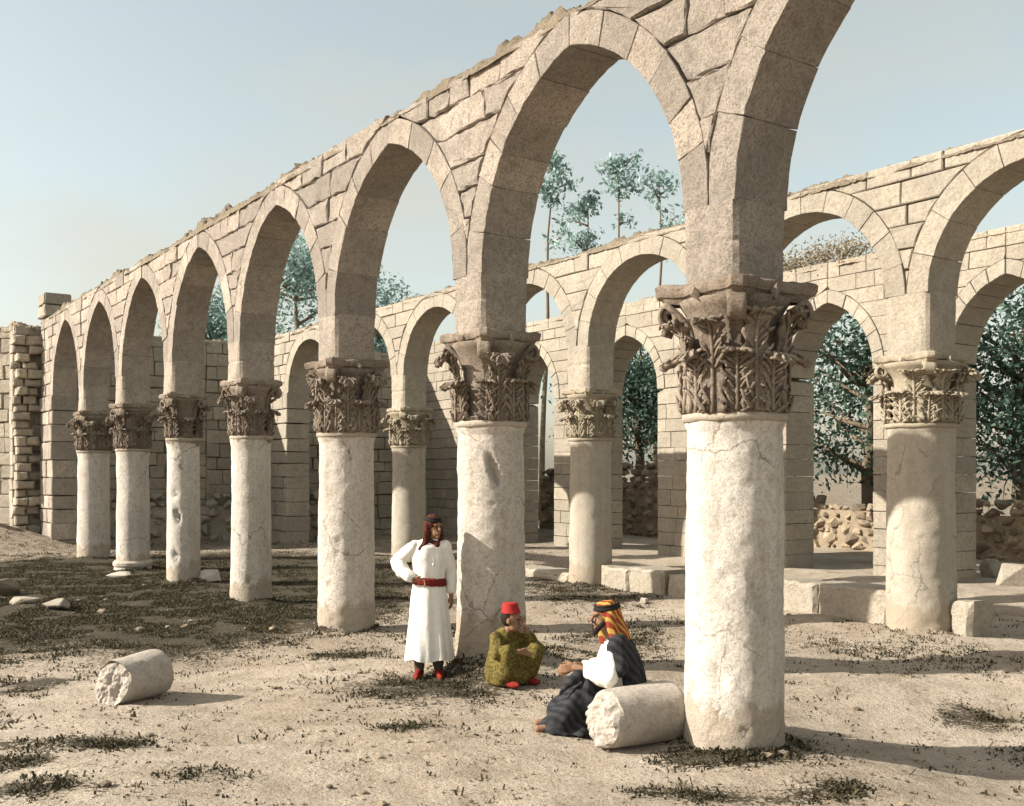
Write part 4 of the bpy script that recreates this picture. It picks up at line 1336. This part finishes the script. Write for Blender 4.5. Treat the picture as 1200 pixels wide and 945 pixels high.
# --- standing man -----------------------------------------------------
def standing_man():
    p = gpt(527, 677); p.z = z_at(p.x, p.y) + .0
    bm = bmesh.new()
    face = Vector((.62, -.78, 0)).normalized(); hc = (.065, -.01, 1.565)
    P = add_head(bm, hc, face)
    add_cap(bm, (.05, .015, 1.50), .055, (.02, .02, 1.38), .06)
    add_ell(bm, (0, .015, 1.24), (.145, .080, .18)); add_ell(bm, (0, .01, 1.0), (.125, .075, .15))
    add_cap(bm, (-.15, .01, 1.37), .06, (.17, .01, 1.36), .06)
    for sx in (-1, 1):
        add_chain(bm, [(sx * .085, .01, .95), (sx * .10, .0, .50), (sx * .105, .02, .10)], [.085, .058, .04])
        add_cap(bm, (sx * .105, .03, .05), .035, (sx * .13 + .02, -.13, .035), .03)
    add_chain(bm, [(-.17, .01, 1.36), (-.37, .06, 1.20), (-.165, -.10, 1.035)], [.055, .042, .03])
    add_hand(bm, (-.165, -.10, 1.035), (.95, -.15, -.25), (0, -.2, 1), curl=.5)
    add_chain(bm, [(.18, .01, 1.35), (.25, .08, 1.10), (.25, .06, .86)], [.055, .042, .03])
    add_hand(bm, (.25, .06, .86), (.05, -.1, -1), (-.4, -1, 0), curl=.6)
    o = blob('person', bm, M['skin'], None, .0065, 3); o.location = p
    o.scale = (.92, .92, 1.0)
    tag(o, 'man standing in long white robe and red belt, hand on hip, beside a column', 'person')
    eyes(P, o)
    fold = lambda a, t: (1 - t) ** .8 * (.05 * math.sin(a * 7 + .6 + t) + .033 * math.sin(a * 11 + 2 - 2 * t) + .02 * math.sin(a * 4))
    # skirt of the robe: hanging folds that open out towards the hem
    key = [(.0, .0, .20, .275, .21), (.0, .0, .38, .255, .19), (.0, .005, .65, .225, .16), (.0, .01, .85, .205, .145), (.0, .01, 1.0, .175, .125), (.0, .01, 1.04, .165, .12)]
    vs = []; fs = []; n_, m_ = 144, 30
    for e in range(m_ + 1):
        z = .20 + .84 * e / m_
        for (k0, k1) in zip(key, key[1:]):
            if z <= k1[2] + 1e-6: break
        f = (z - k0[2]) / (k1[2] - k0[2]); cx_, cy_, _, rx, ry = [a + (b - a) * f for a, b in zip(k0, k1)]
        g = 1 - e / m_
        for q in range(n_):
            a = 2 * math.pi * q / n_
            k = 1 + g ** .7 * (.055 * math.sin(a * 7 + .6 + 1.2 * g) + .035 * math.sin(a * 12 + 2 - 2 * g) + .03 * noise.noise((math.cos(a) * 2.5, math.sin(a) * 2.5, z * 2.2))) + .012 * noise.noise((math.cos(a) * 6, math.sin(a) * 6, z * 9))
            vs.append((cx_ + rx * k * math.cos(a), cy_ + ry * k * math.sin(a), z + (.012 * math.sin(a * 5) if e == 0 else 0)))
    for e in range(m_):
        for q in range(n_):
            w_ = (q + 1) % n_; fs.append((e * n_ + q, e * n_ + w_, (e + 1) * n_ + w_, (e + 1) * n_ + q))
    mb = MB(); mb.add(vs, fs); mb.build('skirt', M['white_cloth'], o, smooth=True)
    bm = bmesh.new()
    add_loft(bm, [(.0, .01, 1.0, .165, .12), (.0, .01, 1.12, .185, .135), (.0, .01, 1.25, .20, .135), (.0, .01, 1.36, .19, .115), (.01, .015, 1.42, .12, .09), (.02, .015, 1.45, .075, .07)], 64)
    add_cap(bm, (-.15, .01, 1.36), .075, (.17, .01, 1.355), .075)
    add_chain(bm, [(-.165, .01, 1.36), (-.37, .06, 1.205)], [.08, .075]); add_chain(bm, [(-.37, .06, 1.205), (-.345, .03, 1.17), (-.20, -.08, 1.055)], [.075, .08, .060])
    add_ell(bm, (-.33, .04, 1.12), (.05, .05, .09))
    add_chain(bm, [(.175, .01, 1.355), (.25, .08, 1.10), (.252, .065, .92)], [.08, .07, .065])
    blob('robe', bm, M['white_cloth'], o, .008, 3, wrinkle=.017, wscale=13, seed=2)
    bm = bmesh.new()
    ring_band(bm, (0, .01, 1.02), Quaternion((0, 1, 0), .08), .178, .135, .03, 36)
    ring_band(bm, (0, .01, .99), Quaternion((0, 1, 0), .08), .182, .14, .026, 36)
    blob('belt', bm, M['red_cloth'], o, .009, 2, wrinkle=.006, wscale=24)
    bm = bmesh.new()
    q = Vector((0, -1, 0)).rotation_difference(face); c = Vector(hc)
    def H(x, y, z): return c + q @ Vector((x, y, z))
    add_ell(bm, H(0, .035, .045), (.098, .105, .092), q)
    for sx in (-1, 1):
        add_chain(bm, [H(sx * .085, .03, .03), H(sx * .092, .02, -.07), H(sx * .10, .03, -.16), H(sx * .16, .05, -.22)], [.035, .04, .045, .03])
    add_chain(bm, [H(0, .09, .0), H(0, .11, -.12), H(0, .13, -.25)], [.075, .08, .06])
    add_chain(bm, [H(-.08, .02, -.13), H(0, -.05, -.18), H(.08, .02, -.14)], [.035, .04, .035])
    blob('headscarf', bm, M['dark_red'], o, .009, 3, wrinkle=.014, wscale=16)
    bm = bmesh.new(); qq = q @ Quaternion((1, 0, 0), R(8))
    ring_band(bm, H(0, .03, .078), qq, .094, .102, .013); ring_band(bm, H(0, .03, .104), qq, .086, .094, .012)
    blob('headband', bm, M['black'], o, .006, 1)
    bm = bmesh.new()
    for sx in (-1, 1): add_chain(bm, [(sx * .10, .01, .42), (sx * .105, .02, .11)], [.085, .06])
    blob('trousers', bm, M['dark_trousers'], o, .012, 2, wrinkle=.012, wscale=18)
    for sx in (-1, 1):
        bm = bmesh.new(); add_cap(bm, (sx * .105, .04, .055), .052, (sx * .13 + .01, -.10, .04), .045); add_cap(bm, (sx * .13 + .01, -.10, .04), .045, (sx * .135 + .015, -.17, .03), .026)
        blob('shoe', bm, M['shoe_red'], o, .009, 2)
    return o
standing_man()

# --- squatting boy ----------------------------------------------------
def squatting_boy():
    p = gpt(597, 684); p.z = z_at(p.x, p.y)
    s = 1.0
    bm = bmesh.new(); face = Vector((.515, -.857, 0)).normalized(); hc = Vector((-.02, -.07, .645))
    P = add_head(bm, hc, face, s)
    add_cap(bm, hc + Vector((-.01, .02, -.07)), .045, (-.03, .03, .49), .05)
    add_ell(bm, (-.02, .06, .38), (.13, .10, .16)); add_ell(bm, (0, .09, .20), (.15, .13, .10))
    for sx, kx, fx in ((-1, -.16, -.12), (1, .19, .13)):
        add_chain(bm, [(sx * .07, .08, .18), (kx, -.20, .36), (fx, -.10, .07)], [.07, .052, .035])
        add_cap(bm, (fx, -.09, .04), .03, (fx + .01, -.24, .03), .026)
    add_chain(bm, [(.10, .03, .48), (.205, -.12, .385), (.085, -.145, .555)], [.045, .036, .026])
    add_hand(bm, (.085, -.145, .555), (-.35, .05, 1), (-.7, -.7, 0), s * .85, curl=.7)
    add_chain(bm, [(-.15, .03, .47), (-.22, -.11, .34), (-.07, -.25, .36)], [.045, .036, .026])
    add_hand(bm, (-.07, -.25, .36), (1, -.15, -.2), (0, -.3, 1), s * .85, curl=.6)
    o = blob('person', bm, M['skin'], None, .006, 3); o.location = p
    o.rotation_euler = (0, 0, R(35))
    tag(o, 'boy squatting in olive patterned robe and red fez, one hand at his face', 'person'); eyes(P, o, s)
    bm = bmesh.new()
    add_loft(bm, [(.0, .02, .015, .235, .20), (.0, .02, .10, .25, .22), (.0, .03, .22, .235, .20), (-.01, .05, .34, .18, .15), (-.02, .05, .46, .165, .115), (-.03, .04, .53, .10, .08), (-.03, .03, .56, .06, .06)], 80,
             lambda a, t: (1 - t) * (.04 * math.sin(a * 9) + .03 * math.sin(a * 5 + 1)))
    for sx, kx, fx in ((-1, -.16, -.13), (1, .19, .14)):
        add_chain(bm, [(sx * .08, .06, .20), (kx, -.19, .345), (fx, -.13, .13)], [.11, .085, .085])
    add_chain(bm, [(.10, .03, .475), (.21, -.12, .385), (.13, -.14, .49)], [.068, .065, .045])
    add_chain(bm, [(-.15, .03, .465), (-.225, -.11, .335), (-.12, -.22, .355)], [.068, .065, .045])
    blob('robe', bm, M['olive'], o, .010, 3, wrinkle=.014, wscale=12, seed=5)
    bm = bmesh.new()
    add_loft(bm, [(hc.x - .005, hc.y + .015, hc.z + .068, .094, .098), (hc.x - .016, hc.y + .024, hc.z + .165, .074, .076), (hc.x - .016, hc.y + .024, hc.z + .172, .055, .055)], 40)
    blob('fez', bm, M['fez_red'], o, .006, 1)
    bm = bmesh.new(); add_ell(bm, hc + Vector((-.025, .035, .02)), (.08, .088, .09)); blob('hair', bm, M['hair'], o, .007, 1)
    for fx in (-.12, .13):
        bm = bmesh.new(); add_cap(bm, (fx, -.11, .04), .04, (fx + .01, -.22, .035), .038); add_cap(bm, (fx + .01, -.22, .035), .038, (fx + .015, -.285, .04), .018)
        blob('shoe', bm, M['shoe_red'], o, .008, 2)
squatting_boy()

# --- seated man -------------------------------------------------------
def seated_man():
    p = Vector((.84, 8.76, 0)); p.z = z_at(p.x, p.y)
    bm = bmesh.new(); face = Vector((-.96, -.28, 0)).normalized(); hc = Vector((-.09, -.02, .945))
    P = add_head(bm, hc, face)
    add_cap(bm, hc + Vector((.02, .01, -.08)), .055, (.01, 0, .74), .06)
    add_ell(bm, (.04, 0, .55), (.12, .17, .20)); add_ell(bm, (.10, 0, .27), (.15, .18, .15))
    add_cap(bm, (0, -.16, .70), .06, (0, .16, .70), .06)
    for sy in (-1, 1):
        add_chain(bm, [(.06, sy * .09, .20), (-.31, sy * .11 - .02, .31), (-.46, sy * .10 - .02, .08)], [.085, .058, .04])
        add_cap(bm, (-.47, sy * .10 - .02, .05), .035, (-.64, sy * .11 - .03, .035), .03)
        hand = (-.33, sy * .05 - .10, .545)
        add_chain(bm, [(0, sy * .17, .70), (-.08, sy * .24 - .02, .47), hand], [.055, .042, .03])
        add_hand(bm, hand, (-1, -sy * .2, -.15 if sy < 0 else -.5), (0, 0, 1), curl=.6)
    o = blob('person', bm, M['skin'], None, .0065, 3); o.location = p
    tag(o, 'seated man in dark striped cloak and red and yellow headscarf, leaning by the drum', 'person'); eyes(P, o)
    # white shirt with a wide near sleeve
    bm = bmesh.new()
    add_loft(bm, [(.07, 0, .20, .17, .20), (.05, 0, .40, .15, .20), (.03, 0, .60, .14, .20), (.01, 0, .73, .09, .12), (0, 0, .77, .06, .07)], 56)
    add_chain(bm, [(0, -.17, .69), (-.07, -.25, .48)], [.085, .095]); add_chain(bm, [(-.07, -.25, .48), (-.22, -.175, .51)], [.095, .075])
    add_chain(bm, [(0, .17, .69), (-.07, .22, .48), (-.22, .02, .51)], [.085, .085, .07])
    blob('shirt', bm, M['white_cloth'], o, .011, 3, wrinkle=.018, wscale=12)
    # dark cloak: shoulders, back, skirts over the drawn up legs
    bm = bmesh.new()
    add_chain(bm, [(.02, -.17, .735), (.02, .17, .735)], [.085, .085])
    add_chain(bm, [(.06, -.16, .70), (.13, -.17, .45), (.18, -.17, .12)], [.085, .085, .10])
    add_chain(bm, [(.06, .16, .70), (.13, .17, .45), (.18, .17, .12)], [.085, .085, .10])
    add_chain(bm, [(.09, 0, .68), (.17, 0, .42), (.20, 0, .12)], [.10, .10, .12])
    add_chain(bm, [(-.01, -.20, .70), (.02, -.255, .56)], [.085, .075])
    for sy in (-1, 1):
        add_chain(bm, [(.05, sy * .11, .21), (-.28, sy * .12 - .02, .285), (-.45, sy * .13 - .03, .12)], [.14, .115, .12])
    add_chain(bm, [(.02, 0, .20), (-.27, -.02, .25), (-.44, -.03, .10)], [.13, .09, .10])
    add_loft(bm, [(-.34, -.03, .012, .32, .25), (-.33, -.03, .07, .28, .22), (-.28, -.02, .16, .23, .18)], 72, lambda a, t: (1 - t) * (.05 * math.sin(a * 8) + .04 * math.sin(a * 5 + 2)))
    # long cuff hanging from the wrists
    add_chain(bm, [(-.27, -.16, .51), (-.35, -.17, .46), (-.46, -.20, .335)], [.05, .05, .016])
    add_chain(bm, [(-.20, -.19, .47), (-.24, -.18, .36), (-.22, -.17, .26)], [.06, .06, .07])
    blob('cloak', bm, M['black_cloak'], o, .012, 3, wrinkle=.022, wscale=11, seed=9)
    q = Vector((0, -1, 0)).rotation_difference(face)
    def H(x, y, z): return hc + q @ Vector((x, y, z))
    bm = bmesh.new()
    add_ell(bm, H(0, .035, .045), (.100, .108, .098), q)
    for sx in (-1, 1):
        add_chain(bm, [H(sx * .085, .03, .02), H(sx * .095, .035, -.10), H(sx * .12, .06, -.22)], [.036, .045, .05])
    add_chain(bm, [H(0, .09, .0), H(0, .14, -.15), H(.0, .20, -.30), H(.02, .25, -.44)], [.08, .085, .075, .045])
    add_chain(bm, [H(.06, .10, -.1), H(.10, .16, -.26), H(.09, .22, -.42)], [.06, .06, .03])
    blob('headscarf', bm, M['scarf'], o, .009, 3, wrinkle=.02, wscale=13)
    bm = bmesh.new(); qq = q @ Quaternion((1, 0, 0), R(8))
    ring_band(bm, H(0, .03, .070), qq, .098, .106, .014); ring_band(bm, H(0, .03, .098), qq, .094, .10, .013)
    blob('headband', bm, M['black'], o, .006, 1)
    bm = bmesh.new()
    add_chain(bm, [H(-.055, -.03, -.055), H(-.03, -.068, -.10), H(0, -.075, -.13), H(.03, -.068, -.10), H(.055, -.03, -.055)], [.02, .026, .028, .026, .02])
    add_chain(bm, [H(-.03, -.092, -.046), H(0, -.098, -.042), H(.03, -.092, -.046)], [.007, .009, .007])
    blob('beard', bm, M['hair'], o, .005, 2)
seated_man()
bpy.data.scenes.remove(WORK)
